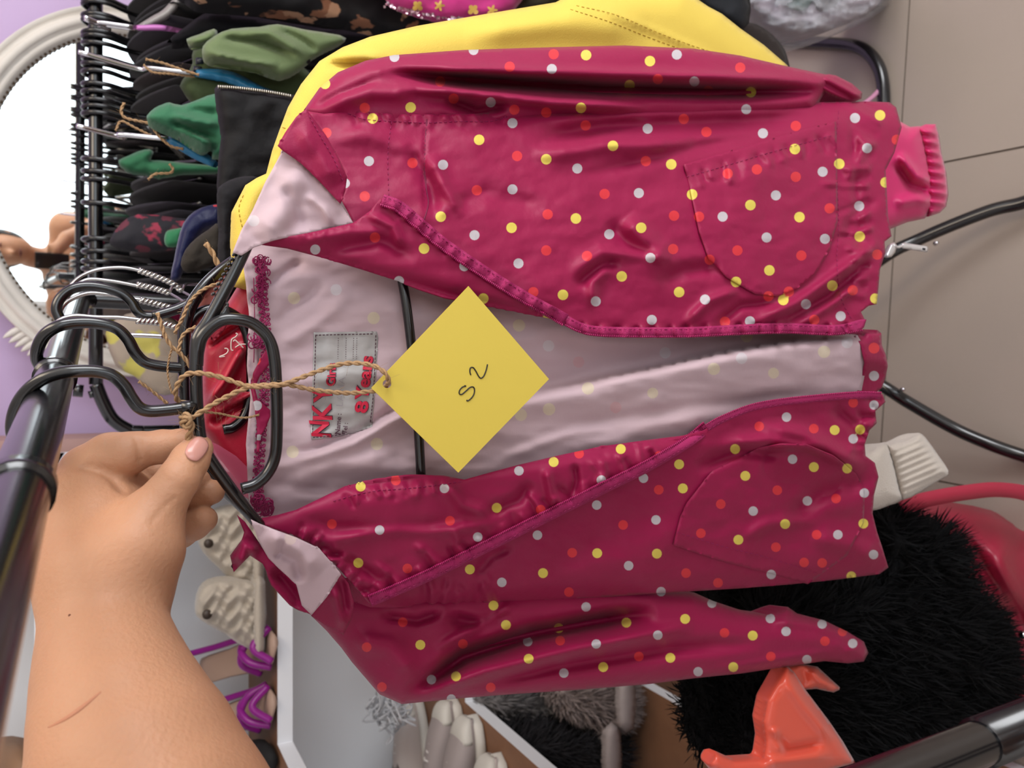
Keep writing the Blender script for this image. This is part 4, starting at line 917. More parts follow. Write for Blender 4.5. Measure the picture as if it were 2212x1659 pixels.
# thumb nail, laid on the skin
ax = np.array([26.0, -36.0]); ax /= np.linalg.norm(ax); bx = np.array([-ax[1], ax[0]])
gu, gv = np.meshgrid(np.linspace(-1, 1, 15), np.linspace(-1, 1, 13)); 
su = gu * np.sqrt(1 - gv ** 2 / 2.3); sv = gv * np.sqrt(1 - gu ** 2 / 2.3)
nc = np.array([425.0, 970.0])
NX = nc[0] + su * 27 * ax[0] + sv * 20 * bx[0]; NY = nc[1] + su * 27 * ax[1] + sv * 20 * bx[1]
NP = trace(NX, NY) - ray(NX, NY) * (0.0006 * (1 - 0.9 * np.maximum(np.abs(gu), np.abs(gv)) ** 4) + 0.0002)[..., None]
nf = [(i * 15 + j, i * 15 + j + 1, (i + 1) * 15 + j + 1, (i + 1) * 15 + j) for i in range(12) for j in range(14)]
no = mob('thumb_nail', NP.reshape(-1, 3), nf, mat('nail', 'C48B80', 0.25, spec=0.5, sss=.2), ps)
smn = no.modifiers.new('t', 'SOLIDIFY'); smn.thickness = 0.0006
# small mole and faint scratch on the forearm
q = trace(np.array([150.0]), np.array([1329.0]))[0]
sp = MB().add(*tube_geo(np.array([q + [0, -.0004, 0], q + [0, .0004, 0]]), .0006, 10)); sp.build('mole', mat('mole_brown', '7A4A36', 0.7), ps)
sx = np.linspace(0, 1, 24); px_ = 105 + sx * 125; py_ = 1572 - sx * 80 + 6 * np.sin(sx * 4)
sc_ = trace(px_, py_)
mob_s = MB().tube(sc_ + (CAM - sc_) * -0.0022, .0006 + .0010 * np.sin(np.pi * sx), 6); mob_s.build('scratch', mat('scratch_red', 'B67B5E', 0.6), ps)

def mirror_hit(px, py, y):
    d = ray(float(px), float(py)); d = d / np.linalg.norm(d); t = ((mc - CAM) @ mt_n) / (d @ mt_n); P = CAM + d * t
    r = d - 2 * (d @ mt_n) * mt_n; return P + r * ((y - P[1]) / r[1])
yb = -1.95
bq = [mirror_hit(x, y, yb) for x, y in ((140, 472), (176, 472), (176, 528), (168, 545), (134, 550), (128, 520), (142, 500))]
ban = empty('red_banner', bq[0], 'red hanging banner with faint pale marks, seen in the mirror', 'banner')
bqa = np.array(bq); n_ = len(bqa)
mob('cloth', np.vstack([bqa, bqa + [0, -.01, 0]]), [tuple(range(n_)), tuple(range(2 * n_ - 1, n_ - 1, -1))] + [(i, n_ + i, n_ + (i + 1) % n_, (i + 1) % n_) for i in range(n_)], mat('banner_red', 'E23A30', .6, trans=0.0, emit='E23A30', emis=0.0), ban, smooth=False)
pm = MB()
for k in range(4):
    y0 = 482 + k * 10
    pm.tube(np.array([mirror_hit(150, y0, yb + .012), mirror_hit(160, y0 + 3, yb + .012), mirror_hit(151, y0 + 6, yb + .012)]), .006, 6)
pm.build('pale_marks', mat('banner_white', 'F0D8D8', .6), ban)['kind'] = 'stuff'

# ================================================================ hangers and clothes behind the jacket
m_wire = mat('steel_wire', 'B8B6B4', 0.25, metal=1.0)
def black_hook_hanger(pts, D, label, r=0.0034, yaw=0.0, group=None, body=None, mt=None):
    """hook given as a pixel path on the plane D; body: pixel path of the shoulder frame"""
    P = np.array(pts, float); q = onp(P[:, 0], P[:, 1], D, yaw, P[:, 2] if P.shape[1] > 2 else 0)
    e = empty('clothes_hanger', q[-1], label, 'hanger', group)
    MB().tube(catmull(q, 7), r, 10).build('hook', mt or m_bplastic, e)
    if body is not None:
        B = np.array(body, float); b = onp(B[:, 0], B[:, 1], D, yaw, B[:, 2] if B.shape[1] > 2 else 0)
        MB().tube(catmull(b, 7), r * 1.1, 10).build('shoulder_frame', mt or m_bplastic, e)
    return e
# second black hanger right behind, carrying the red raincoat
D2 = 0.575
h2 = black_hook_hanger([(412, 796, 0), (378, 794, 0), (340, 790, 0), (312, 782, 0), (292, 762, 0), (276, 733, 0), (252, 710, 0), (214, 699, 0), (170, 697, 0), (128, 704, 0), (98, 722, -.004), (82, 750, -.01), (80, 775, -.02), (92, 800, -.03)], D2, 'black tubular hanger with the red raincoat on it, hooked just behind the jacket hanger', 0.0040,
      body=[(540, 540, -.02), (470, 590, -.005), (425, 640, 0), (402, 690, 0), (398, 740, 0), (400, 850, 0), (402, 920, 0), (410, 960, 0), (470, 1040, -.005), (540, 1110, -.02)])
S2 = lambda pts: catmull(onp(np.array(pts)[:, 0].astype(float), np.array(pts)[:, 1].astype(float), D2, 0, -0.004), 7)
MB().tube(S2([(404, 712), (425, 680), (455, 668), (490, 672), (525, 700), (540, 760), (542, 840), (530, 895), (505, 922), (482, 928)]), .0038, 10).build('tie_bar', m_bplastic, h2)
m_redc = mat('red_raincoat', 'B01230', 0.45, sheen=.2, bump=.1, bscale=500)
S_red = Surf([(438, 930), (436, 850), (440, 770), (446, 725), (470, 690), (500, 640), (530, 590), (560, 560), (640, 600), (660, 1000), (560, 1060), (520, 1050), (470, 985)], D2 + .022, wr(('r', [(445, 880), (480, 830), (530, 740)], 9, 9), ('r', [(440, 760), (480, 730), (540, 690)], 7, -6), ('r', [(450, 920), (500, 880), (560, 860)], 9, -7), ('r', [(460, 900), (510, 870), (560, 840)], 6, 6)))
rc_ = empty('red_raincoat', onp(550, 830, D2 + .02), 'glossy red raincoat seen through the hanger loop behind the jacket neck', 'coat')
S_red.pillow('coat_body', m_redc, rc_, step=7, T=0.018, R=40)
Surf([(446, 722), (470, 690), (500, 678), (486, 712), (462, 738)], D2, .006).sheet('ribbed_edge', mat('red_rib', '8C0C26', .7, bump=.6, bscale=260), rc_, step=5, thick=.002)
m_pkpl = mat('pink_clear_plastic', 'C25A74', 0.15, alpha=0.55)
Surf([(445, 950), (470, 960), (510, 985), (545, 1020), (560, 1060), (540, 1080), (505, 1060), (470, 1010)], D2, .004).sheet('plastic_cover', m_pkpl, rc_, step=8, thick=.0006)
Surf([(410, 700), (430, 660), (470, 600), (492, 575), (500, 590), (470, 640), (440, 690), (420, 730)], D2 + .01, .004).sheet('shoulder_lining', mat('salmon_lining', 'C06E66', .7), rc_, step=8, thick=.001)
wt = MB()
m_wthr = mat('white_tag_thread', 'E0CFC4', .6)
S_w = Surf(S_red.poly, D2 - .002, 0.0)
for pth in ([(485, 753), (490, 753), (493, 757), (490, 763), (483, 767), (474, 771), (486, 770)], [(509, 720), (513, 722), (509, 728), (501, 733), (499, 745), (500, 756), (504, 757)], [(504, 738), (508, 735), (517, 743), (526, 752)], [(508, 751), (514, 747), (521, 744), (531, 744)]):
    q = catmull(pth, 5); wt.tube(S_w.p(q[:, 0], q[:, 1], .002), .0005, 5)
wt.build('white_scribble', m_wthr, rc_)['kind'] = 'stuff'

# steel wire hangers
def wire_hanger(pts, neck, D, label):
    P = np.array(pts, float); q = onp(P[:, 0], P[:, 1], D, 0, 0); e = empty('wire_hanger', q[-1], label, 'hanger', 'steel wire hangers behind the jacket hanger')
    MB().tube(catmull(q, 8), .0016, 8).build('hook', m_wire, e)
    N = catmull(np.array(neck, float), 30); n = len(N); t = np.gradient(N, axis=0); t /= np.linalg.norm(t, axis=1)[:, None]; nn = np.c_[-t[:, 1], t[:, 0]]
    s = np.r_[0, np.cumsum(np.linalg.norm(np.diff(N, axis=0), axis=1))]; w = s / 19 * 2 * np.pi
    for ph in (0, np.pi):
        X = N + nn * (4.0 * np.cos(w + ph))[:, None]; MB().tube(onp(X[:, 0], X[:, 1], D, 0, .0012 * np.sin(w + ph)), .0015, 7).build('twisted_neck', m_wire, e)
    b = onp(N[-1][0], N[-1][1], D)
    for s_ in (-1, 1): MB().tube(catmull(np.array([b, b + [.012 * s_, s_ * .03, -.012], b + [.03 * s_, s_ * (.17 if s_ > 0 else .06), -.075 if s_ > 0 else -.026]]), 5), .0014, 6).build('wire_arm', m_wire, e)
wire_hanger([(136, 660), (146, 628), (170, 600), (210, 583), (260, 578), (300, 584), (330, 596)], [(300, 584), (340, 598), (372, 612), (392, 628)], .80, 'steel wire hanger with the highest curved hook of the bunch')
wire_hanger([(140, 655), (160, 622), (190, 604), (240, 607), (290, 616), (320, 622)], [(296, 615), (330, 622), (365, 632)], .78, 'steel wire hanger second from the top of the bunch')
wire_hanger([(124, 690), (134, 665), (152, 648), (190, 634), (230, 636), (280, 644), (306, 648)], [(303, 648), (340, 657), (372, 666), (398, 676)], .70, 'steel wire hanger with the long bare twisted neck')
wire_hanger([(118, 700), (135, 688), (165, 682), (210, 685), (260, 686), (310, 692)], [(296, 693), (335, 696), (365, 702), (392, 712)], .66, 'steel wire hanger lowest of the bunch, nearest the black hooks')
black_hook_hanger([(330, 684), (310, 682), (296, 672), (284, 652), (262, 634), (225, 622), (185, 618), (152, 626), (130, 645), (122, 668), (130, 690)], .68, 'black plastic hanger hook between the steel wire hangers', .0040, body=[(330, 684), (400, 660), (470, 610)])
black_hook_hanger([(352, 727), (320, 725), (282, 724)], .74, 'straight chrome hanger stem below the wire hangers', .0022, mt=m_chrome)

# ---- black hangers packed along the far rail: hook over the rail, arms running away from us
hz = Bq[2]
def far_hanger(py, lean, drop, label, nx=0):
    c = rk2(205 + (py / 830) * 8, py); c[2] = zr
    e = empty('clothes_hanger', c, label, 'hanger', 'black hangers packed along the far rail')
    d = np.array([math.sin(math.radians(lean)), math.cos(math.radians(lean)), 0])
    n = np.array([d[1], -d[0], 0]) * (0.01 if nx else 0.0)
    u = np.array([0, 0, 1.0]); R0 = .019
    hk = [c + d * .018 - u * .008, c + d * R0 * .9 + u * .008, c + u * R0, c - d * R0 * .9 + u * .006, c - d * R0 - u * .02, c - d * .006 - u * .045, c - u * .062, c - u * .085]
    MB().tube(catmull(np.array(hk), 6), .0042, 10).build('hook', m_bplastic, e)
    b = c - u * .085
    MB().tube(catmull(np.array([b - d * .18 - u * .07, b - d * .09 - u * .035, b, b + d * .09 - u * .035, b + d * .18 - u * .07]), 6), .0045, 10).build('shoulder_frame', m_bplastic, e)
    return b
PYS = [4, 13, 38, 47, 76, 84, 97, 128, 142, 160, 186, 203, 222, 236, 250, 346, 372, 389, 440, 519, 545, 566, 582, 640]
ORD = ['first', 'second', 'third', 'fourth', 'fifth', 'sixth', 'seventh', 'eighth', 'ninth', 'tenth', 'eleventh', 'twelfth', 'thirteenth', 'fourteenth', 'fifteenth', 'sixteenth', 'seventeenth', 'eighteenth', 'nineteenth', 'twentieth', 'twenty-first', 'twenty-second', 'twenty-third', 'twenty-fourth']
rr3 = random.Random(4); HB = {}
for i, py in enumerate(PYS): HB[py] = far_hanger(py, rr3.uniform(-4, 9), 0, f'black hanger on the far rail, {ORD[i]} from its right-hand end' if True else '')

def cloth(name, poly, D, color, label, cat, T=.02, R=45, step=10, yaw=0.0, folds=None, rough=.85, parts=None, matl=None, smooth=2, sheen=.2):
    m_ = matl or mat('cloth_' + color, color, rough, bump=.2, bscale=350, spec=.2, sheen=sheen * min(1.0, max(lin(color)) * 6), var=.1, vscale=20)
    c = np.mean(np.array(poly, float), 0); e = empty(name, onp(c[0], c[1], D, yaw), label, cat)
    S = Surf(poly, D, folds or (lambda X, Y: .004 * fbm(X / 50, Y / 40, 3)), yaw, smooth)
    S.pillow('garment_body', m_, e, step=step, T=T, R=R)
    return e, S
# dark clothes packed edge-on under the hangers: flat bodies hanging down from the shoulders
DK = ['141318', '1B1A20', '101014', '191520', '22202A', '15171C', '1D1418', '0F1013']
def edge_on(py, w, z1, depth, color, label, lean=6, dx=0.0, top=.115):
    c = rk2(205 + (py / 830) * 8, py); d = np.array([math.sin(math.radians(lean)), math.cos(math.radians(lean)), 0]); n = np.array([d[1], -d[0], 0])
    c = c + n * dx; zt_ = zr - top; V = []; Fc = []; NU, NV = 14, 16
    for s in (-1, 1):
        for j in range(NV + 1):
            v = j / NV; z = zt_ - v * (zt_ - z1)
            for i in range(NU + 1):
                u = -1 + 2 * i / NU; sl = .06 * abs(u) ** 1.5 * (1 - v) ** 2
                th = w * (1 - abs(u) ** 4) ** .5 * (0.6 + .4 * v) * (0.4 + .6 * min(1, v * 6)) + .25 * w * math.sin(i * 2.3 + py) * v * (abs(u) < .98)
                V.append(c + d * u * depth * (1 + .08 * v) + n * s * max(th, .0005) + np.array([0, 0, z - sl - c[2]]) )
    row = NU + 1; blk = row * (NV + 1)
    for s in (0, 1):
        for j in range(NV):
            for i in range(NU):
                a = s * blk + j * row + i; q = (a, a + 1, a + row + 1, a + row); Fc.append(q if s else q[::-1])
    for i in range(NU): 
        Fc.append((i, i + 1, blk + i + 1, blk + i)); a = NV * row + i; Fc.append((a + 1, a, blk + a, blk + a + 1))
    for j in range(NV): 
        a = j * row; Fc.append((a + row, a, blk + a, blk + a + row)); a += NU; Fc.append((a, a + row, blk + a + row, blk + a))
    e = mob('hanging_garment', V, Fc, mat('cloth_' + color, color, .9, bump=.2, bscale=350, sheen=.05, var=.1, vscale=20), None)
    tag(e, label, 'garment', 'dark clothes packed under the far rail'); return e
SP = [(8, .010), (35, .010), (62, .011), (90, .011), (117, .011), (144, .011), (171, .011), (198, .011), (225, .011), (392, .012), (420, .012), (450, .013), (480, .013), (512, .013), (544, .013), (576, .013), (608, .013), (640, .013)]
for i, (py, w) in enumerate(SP):
    edge_on(py, w, .45, .19, DK[i % 8], f'dark garment edge-on under the far rail, {ORD[i]} from the right', lean=rr3.uniform(1, 6), top=.046 + rr3.random() * .02)

# ---- named clothes in view
fl_m = mat('black_floral', '0E0E14', .8)
def blotch(mt, cols, scale, th, seed=0):
    nt = mt.node_tree; b = nt.nodes['Principled BSDF']; tc = nt.nodes.new('ShaderNodeTexCoord'); last = None
    base = b.inputs['Base Color'].default_value[:]
    for i, c in enumerate(cols):
        v = nt.nodes.new('ShaderNodeTexVoronoi'); v.inputs['Scale'].default_value = scale * (1 + .3 * i); mp = nt.nodes.new('ShaderNodeMapping'); mp.inputs[1].default_value = (seed + i * 3.1, i * 1.7, i)
        nz = nt.nodes.new('ShaderNodeTexNoise'); nz.inputs['Scale'].default_value = scale * 2.5; nz.inputs['Detail'].default_value = 3
        ad = nt.nodes.new('ShaderNodeVectorMath'); ad.operation = 'MULTIPLY_ADD'; ad.inputs[1].default_value = (.6 / scale,) * 3
        nt.links.new(tc.outputs['Object'], nz.inputs['Vector']); nt.links.new(nz.outputs['Color'], ad.inputs[0]); nt.links.new(tc.outputs['Object'], ad.inputs[2]); nt.links.new(ad.outputs[0], mp.inputs[0]); nt.links.new(mp.outputs[0], v.inputs['Vector'])
        mr = nt.nodes.new('ShaderNodeMapRange'); mr.inputs[1].default_value = th * .9; mr.inputs[2].default_value = th * 1.1; mr.inputs[3].default_value = 1; mr.inputs[4].default_value = 0
        nt.links.new(v.outputs['Distance'], mr.inputs[0]); mx = nt.nodes.new('ShaderNodeMix'); mx.data_type = 'RGBA'; nt.links.new(mr.outputs[0], mx.inputs[0]); mx.inputs[7].default_value = (*lin(c), 1)
        if last is None: mx.inputs[6].default_value = base
        else: nt.links.new(last.outputs[2], mx.inputs[6])
        last = mx
    nt.links.new(last.outputs[2], b.inputs['Base Color']); return mt
blotch(fl_m, ['9A6A50', 'C49A7C'], 16, .26)
cloth('floral_dress', [(330, -60), (400, -10), (430, 10), (520, 18), (640, 30), (760, 52), (850, 72), (900, 66), (1000, 44), (1080, 30), (1120, -60), (1100, -190), (700, -200), (400, -150)], 1.10, 'x', 'black dress with beige flower print at the top edge behind the yellow jacket', 'dress', matl=fl_m, T=.03)
pkm = mat('pink_satin', 'DC3E92', .4, sheen=.3, var=.15, vscale=30)
e, S = cloth('pink_dress', [(812, -40), (850, 8), (905, 30), (970, 45), (1050, 40), (1098, 28), (1125, 5), (1160, -60), (1150, -180), (850, -200), (640, -150), (700, -60)], 1.02, 'x', 'bright pink satin garment with gold butterfly and flower print beside the yellow jacket', 'dress', matl=pkm, T=.02)
m_gold = mat('gold_print', 'C9A24A', .5)
def decal(S, pts, dh, mt, parent, name): 
    V, T_, B_ = tri2d(pts, 4); return mob(name, S.p(V[:, 0], V[:, 1], dh), T_, mt, parent)
def gpx(cx, cy, kind, s=1.0, rot=0):
    out = []
    for i in range(40):
        a = 2 * math.pi * i / 40; r = (9 + 4 * math.cos(5 * a)) if kind == 'f' else (6 + 8 * abs(math.sin(a * 2)) ** .7 * (1 if math.sin(a) > -.3 else .7))
        out.append((cx + s * r * math.cos(a + rot), cy + s * r * math.sin(a + rot)))
    return np.array(out)
for (x, y, k_) in ((902, 12, 'b'), (949, 12, 'f'), (1022, 20, 'b'), (1063, 22, 'f')): decal(S, gpx(x, y, k_, .95), .0215, m_gold, e, 'gold_print')
seq = MB(); rs = random.Random(3)
for i in range(120):
    t = rs.random(); x = 830 + 170 * t; y = 8 + 34 * t ** .7 + rs.gauss(0, 3); c = S.p(np.array([x]), np.array([y]), .006 + .006 * rs.random())[0]; r = .0022
    a = rs.random() * 6; u = np.array([math.cos(a), .3, math.sin(a)]) * r; v = np.array([-math.sin(a), .2, math.cos(a)]) * r; seq.add([c + u, c + v, c - u, c - v], [(0, 1, 2, 3)])
seq.build('sequins', mat('sequin', 'D9B8C4', .2, metal=.7), e, smooth=False)['kind'] = 'stuff'
cloth('olive_coat', [(1092, 30), (1115, 8), (1140, -40), (1150, -200), (1380, -190), (1400, -60), (1260, 0), (1180, 18)], 1.05, '4A4638', 'dark olive garment peeking out above the yellow jacket', 'coat')
cloth('black_coat', [(360, 92), (400, 58), (440, 30), (480, 26), (560, 38), (700, 62), (860, 80), (760, 130), (650, 120), (560, 90), (470, 82), (420, 90)], 1.16, '0C0C11', 'black coat hanging between the flower print dress and the olive shirt', 'coat', T=.03)
# olive shirt
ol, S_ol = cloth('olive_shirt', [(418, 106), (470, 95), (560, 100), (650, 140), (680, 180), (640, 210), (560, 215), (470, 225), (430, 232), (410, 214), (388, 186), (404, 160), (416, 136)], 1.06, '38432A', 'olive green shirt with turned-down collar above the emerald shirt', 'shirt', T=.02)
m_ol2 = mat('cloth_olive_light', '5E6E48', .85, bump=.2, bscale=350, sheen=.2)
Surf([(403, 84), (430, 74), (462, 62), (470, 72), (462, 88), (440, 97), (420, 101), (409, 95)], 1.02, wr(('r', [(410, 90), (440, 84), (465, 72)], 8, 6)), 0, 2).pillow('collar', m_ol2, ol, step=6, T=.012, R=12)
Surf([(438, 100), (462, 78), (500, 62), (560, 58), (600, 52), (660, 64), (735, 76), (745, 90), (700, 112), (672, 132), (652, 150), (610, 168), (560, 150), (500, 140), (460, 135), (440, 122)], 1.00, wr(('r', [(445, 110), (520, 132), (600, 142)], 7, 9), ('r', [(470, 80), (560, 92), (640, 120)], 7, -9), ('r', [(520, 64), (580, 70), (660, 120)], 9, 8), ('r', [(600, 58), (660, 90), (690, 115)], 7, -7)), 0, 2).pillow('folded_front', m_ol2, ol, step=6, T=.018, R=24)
MB().add(*tube_geo(onp(np.array([655., 662, 668]), np.array([118., 126, 136]), .992), [.002, .006, .002], 10)).build('button', mat('black_button', '0A0A0A', .3), ol)
for x, y in ((433, 134), (428, 152)): MB().tube([onp(x, y - 6., 1.045), onp(x, y + 6., 1.045)], .006, 10).build('button', mat('navy_button', '0E1420', .3), ol)
# blue hangers
m_blue = mat('blue_hanger_plastic', '1F6E98', .4)
def flat_bar(name, pts, w, D, mt, label, grp):
    P = np.array(pts, float); e = empty(name, onp(P[0, 0], P[0, 1], D), label, 'hanger', grp)
    n = catmull(P, 6); t = np.gradient(n, axis=0); t /= np.linalg.norm(t, axis=1)[:, None]; nn = np.c_[-t[:, 1], t[:, 0]]
    ww = w * np.sqrt(np.clip(np.sin(np.pi * np.linspace(.06, .94, len(n))), .1, 1))
    poly = np.vstack([n + nn * ww[:, None] / 2, (n - nn * ww[:, None] / 2)[::-1]])
    Surf(poly, D, 0.0).pillow('hanger_arm', mt, e, step=8, T=.006, R=10)
    c0 = onp(P[0, 0], P[0, 1], D); rl = c0.copy(); rl[2] = zr + .012
    MB().tube(catmull(np.array([c0, c0 + [0, .01, .05], (c0 + rl) / 2 + [.0, .02, 0], rl]), 6), .003, 8).build('hook', m_chrome, e)
flat_bar('blue_hanger', [(418, 158), (450, 160), (500, 168), (560, 196), (620, 214)], 26, 1.035, m_blue, 'blue flat plastic hanger inside the olive shirt', 'blue hangers')
flat_bar('blue_hanger', [(362, 300), (390, 312), (430, 335), (470, 358)], 26, .98, m_blue, 'blue flat plastic hanger under the emerald green shirt', 'blue hangers')
em, _ = cloth('emerald_shirt', [(317, 250), (334, 233), (352, 225), (366, 221), (392, 227), (430, 214), (466, 202), (500, 215), (500, 330), (476, 336), (458, 334), (462, 318), (446, 328), (425, 320), (385, 292), (345, 275), (322, 262)], .95, '35684C', 'emerald green shirt beside the black zipped jacket', 'shirt', T=.025, R=30, step=6, folds=wr(('r', [(370, 248), (420, 262), (475, 270)], 7, 9), ('r', [(365, 262), (420, 285), (470, 300)], 6, -9), ('r', [(380, 275), (430, 300), (460, 320)], 7, 8), ('r', [(400, 232), (440, 240), (475, 245)], 8, -6)))
cloth('green_tshirt', [(256, 346), (278, 336), (300, 326), (322, 322), (332, 330), (326, 345), (345, 346), (400, 352), (475, 360), (475, 372), (400, 374), (345, 384), (318, 376), (284, 372), (262, 360)], 1.20, '2C5F42', 'darker green top hanging low under the emerald shirt', 'top', T=.02, R=22, step=6)
# black jacket with open zip
bj, S_bj = cloth('zipped_jacket', [(463, 192), (470, 184), (500, 185), (560, 192), (640, 206), (680, 240), (640, 330), (600, 390), (560, 400), (520, 420), (490, 470), (474, 460), (468, 400), (472, 340), (478, 290), (470, 240)], .80, '121113', 'black jacket with open metal zip beside the yellow jacket', 'jacket', T=.02, R=30, smooth=0, rough=.7)
zt_m = MB()
for i in range(34):
    t = i / 33; x = 472 + 155 * t; y = 187 + 8 * t + 12 * t * t; a = onp(x, y - 3, .783); b = onp(x + 1, y + 4, .783); zt_m.tube([a, b], .0012, 5)
zt_m.build('zip_teeth', mat('nickel_teeth', 'A8A49A', .3, metal=1), bj)['kind'] = 'stuff'
cloth('black_waistcoat', [(468, 420), (480, 398), (510, 384), (545, 380), (556, 390), (520, 430), (500, 470), (500, 560), (488, 600), (478, 612), (470, 560), (472, 500)], .70, '1C1B1E', 'black garment with rounded shoulder next to the yellow collar', 'jacket', T=.014, R=22, step=7)
nv, S_nv = cloth('navy_jacket', [(368, 604), (376, 560), (384, 520), (396, 482), (420, 456), (450, 444), (478, 442), (484, 470), (474, 488), (440, 500), (412, 540), (396, 585), (386, 606)], .86, '161A3C', 'navy blue shiny jacket sleeve left of the black garments', 'jacket', T=.018, R=22, step=6, rough=.45)
decal(S_nv, np.array([(460, 443), (476, 441), (478, 462), (470, 466), (464, 455)]), .012, mat('red_trim', 'B02030', .6), nv, 'red_trim')
cloth('brown_bag', [(390, 572), (400, 540), (424, 514), (450, 496), (478, 482), (480, 560), (440, 582), (405, 590)], .74, '2C2722', 'dark brown fabric piece under the navy sleeve', 'garment', T=.012, R=22, step=7)
fd = mat('navy_floral', '14121C', .8); blotch(fd, ['8C2840', '5A2030'], 20, .3, 2)
cloth('dark_floral_dress', [(236, 520), (262, 482), (300, 462), (380, 470), (430, 480), (420, 520), (380, 540), (300, 545), (250, 535)], 1.22, 'x', 'dark dress with red flowers hanging under the far rail', 'dress', matl=fd, T=.015)
cloth('green_bag', [(356, 508), (362, 498), (380, 494), (396, 494), (392, 520), (386, 532), (362, 534), (355, 522)], 1.12, '2F6E4A', 'small green folded cloth under the dark floral dress', 'cloth', T=.012, R=14, step=6)
bw = mat('cream_flowered', '9C8E80', .85); blotch(bw, ['B8AE58'], 14, .3, 5)
cloth('cream_scarf', [(228, 720), (250, 690), (300, 672), (360, 680), (404, 720), (404, 800), (380, 850), (330, 848), (290, 812), (250, 790)], 1.45, 'x', 'cream scarf with yellow flowers hanging behind the hooks', 'scarf', matl=bw, T=.02)
# grey and pink flat hanger, top edge of the photo
flat_bar('grey_hanger', [(292, 64), (330, 45), (358, 30), (385, 0), (410, -30)], 22, 1.30, mat('grey_hanger_plastic', '8B8684', .4), 'grey flat hanger with pink underside at the top edge', 'flat hangers')
flat_bar('pink_hanger', [(288, 58), (310, 60), (350, 60), (420, 72)], 13, 1.29, mat('pink_hanger_plastic', 'C878C0', .4), 'pink flat hanger under the grey one', 'flat hangers')

# yellow jacket hanging right behind the spotted one
m_yel = mat('yellow_twill', 'D6BB4C', .75, bump=.2, bscale=900, sheen=.1)
yj = empty('yellow_jacket', onp(1000, 300, DJ + .1), 'plain yellow jacket hanging right behind the spotted jacket', 'jacket')
S_y = Surf([(505, 620), (497, 520), (500, 458), (530, 400), (555, 384), (575, 375), (588, 325), (604, 280), (622, 232), (650, 182), (690, 132), (740, 102), (800, 79), (900, 56), (1050, 30), (1200, 5), (1250, -20), (1480, -20), (1530, 14), (1560, 30), (1600, 62), (1650, 97), (1702, 142), (1700, 300), (1500, 420), (1200, 500), (800, 600), (600, 640)], DJ + .085, wr(('r', [(700, 118), (760, 120), (830, 130)], 10, 6), ('r', [(690, 135), (750, 140), (820, 135)], 8, -7), ('r', [(560, 520), (600, 400), (640, 280)], 30, -5), ('r', [(1250, 5), (1400, 60), (1560, 130)], 6, 1.5), ('r', [(1000, 60), (1200, 45), (1400, 60)], 40, 5)))
S_y.pillow('jacket_body', m_yel, yj, step=9, T=.02, R=60)
def ystitch(pts):
    P = resample(catmull(pts, 6), 1.0, False); mb = MB(); i = 0
    d, _, _ = seg_dist(P[:, 0], P[:, 1], np.vstack([S_y.poly, S_y.poly[0]])); q = np.clip(d / 60, 0, 1); bul = .02 * np.sqrt(1 - (1 - q) ** 2)
    A_ = onp(P[:, 0], P[:, 1], S_y.D, 0, S_y.h(P[:, 0], P[:, 1]) * np.clip(d / 36, 0, 1) + bul + .0004)
    while i + 7 < len(A_): mb.tube(A_[i:i + 8:3], .0003, 4); i += 11
    mb.build('stitching', mat('ochre_thread', 'B08A1E', .8), yj)['kind'] = 'stuff'
ystitch([(1245, 12), (1330, 32), (1420, 70), (1500, 100), (1590, 128)]); ystitch([(1232, 20), (1320, 48), (1400, 80), (1480, 108), (1560, 126)]); ystitch([(525, 500), (516, 450), (530, 412)]); ystitch([(610, 275), (640, 285)])
# dark clothes between the yellow jacket and the bag
cloth('charcoal_coat', [(700, -330), (1100, -340), (1500, -300), (1600, -200), (1614, -60), (1622, 20), (1618, 50), (1600, 70), (1560, 40), (1500, 10), (1440, -30), (1200, -90), (900, -140), (640, -200)], .80, '202226', 'charcoal coat corner behind the yellow jacket and the clear bag', 'coat', T=.02, R=25, smooth=0)
cloth('brown_skirt', [(1560, 60), (1612, 48), (1650, 60), (1685, 92), (1700, 120), (1702, 160), (1640, 140)], .84, '2D2624', 'dark brown cloth hem under the charcoal coat', 'skirt', T=.015, R=20)
MB().tube([onp(1698., 112., .86), onp(1694., 136., .86)], .003, 8)
# pink nylon sleeve below the hem
pn = empty('pink_windbreaker', onp(1950, 400, DJ + .07), 'bright pink nylon sleeve with elastic cuff hanging below the spotted hem', 'jacket')
m_pn = mat('pink_nylon', 'C41B62', .5, sheen=.2, bump=.08, bscale=600)
S_pn = Surf([(1850, 500), (1860, 300), (1944, 262), (1966, 274), (1990, 272), (2000, 300), (2016, 380), (2022, 440), (1998, 472), (1960, 480), (1920, 496)], DJ + .07, wr(('r', [(1930, 350), (1965, 400), (2015, 415)], 9, -7), ('r', [(1940, 330), (1980, 380), (2020, 395)], 9, 6), ('r', [(1930, 440), (1980, 430), (2020, 440)], 12, 5)))
S_pn.pillow('sleeve', m_pn, pn, step=6, T=.018, R=36)
S_pc = Surf([(1982, 276), (2000, 268), (2022, 268), (2028, 290), (2034, 330), (2044, 370), (2049, 420), (2044, 446), (2030, 460), (2006, 468), (1998, 440), (2002, 400), (1996, 340)], DJ + .07, lambda X, Y: .0032 * np.sin((Y - 0.15 * X) / 3.4))
S_pc.pillow('elastic_cuff', m_pn, pn, step=3.5, T=.016, R=22)
zp = empty('zip_pull', onp(1960, 538, DJ + .04), 'shiny silver zip pull dangling below the spotted hem', 'zip pull')
m_sil = mat('silver', 'E6E6E8', .32, metal=.6)
Surf([(1948, 526), (1953, 524), (2003, 532), (2006, 536), (2004, 544), (2000, 545), (1950, 537), (1947, 533)], DJ + .035, 0.0).pillow('tab', m_sil, zp, step=4, T=.0012, R=3)
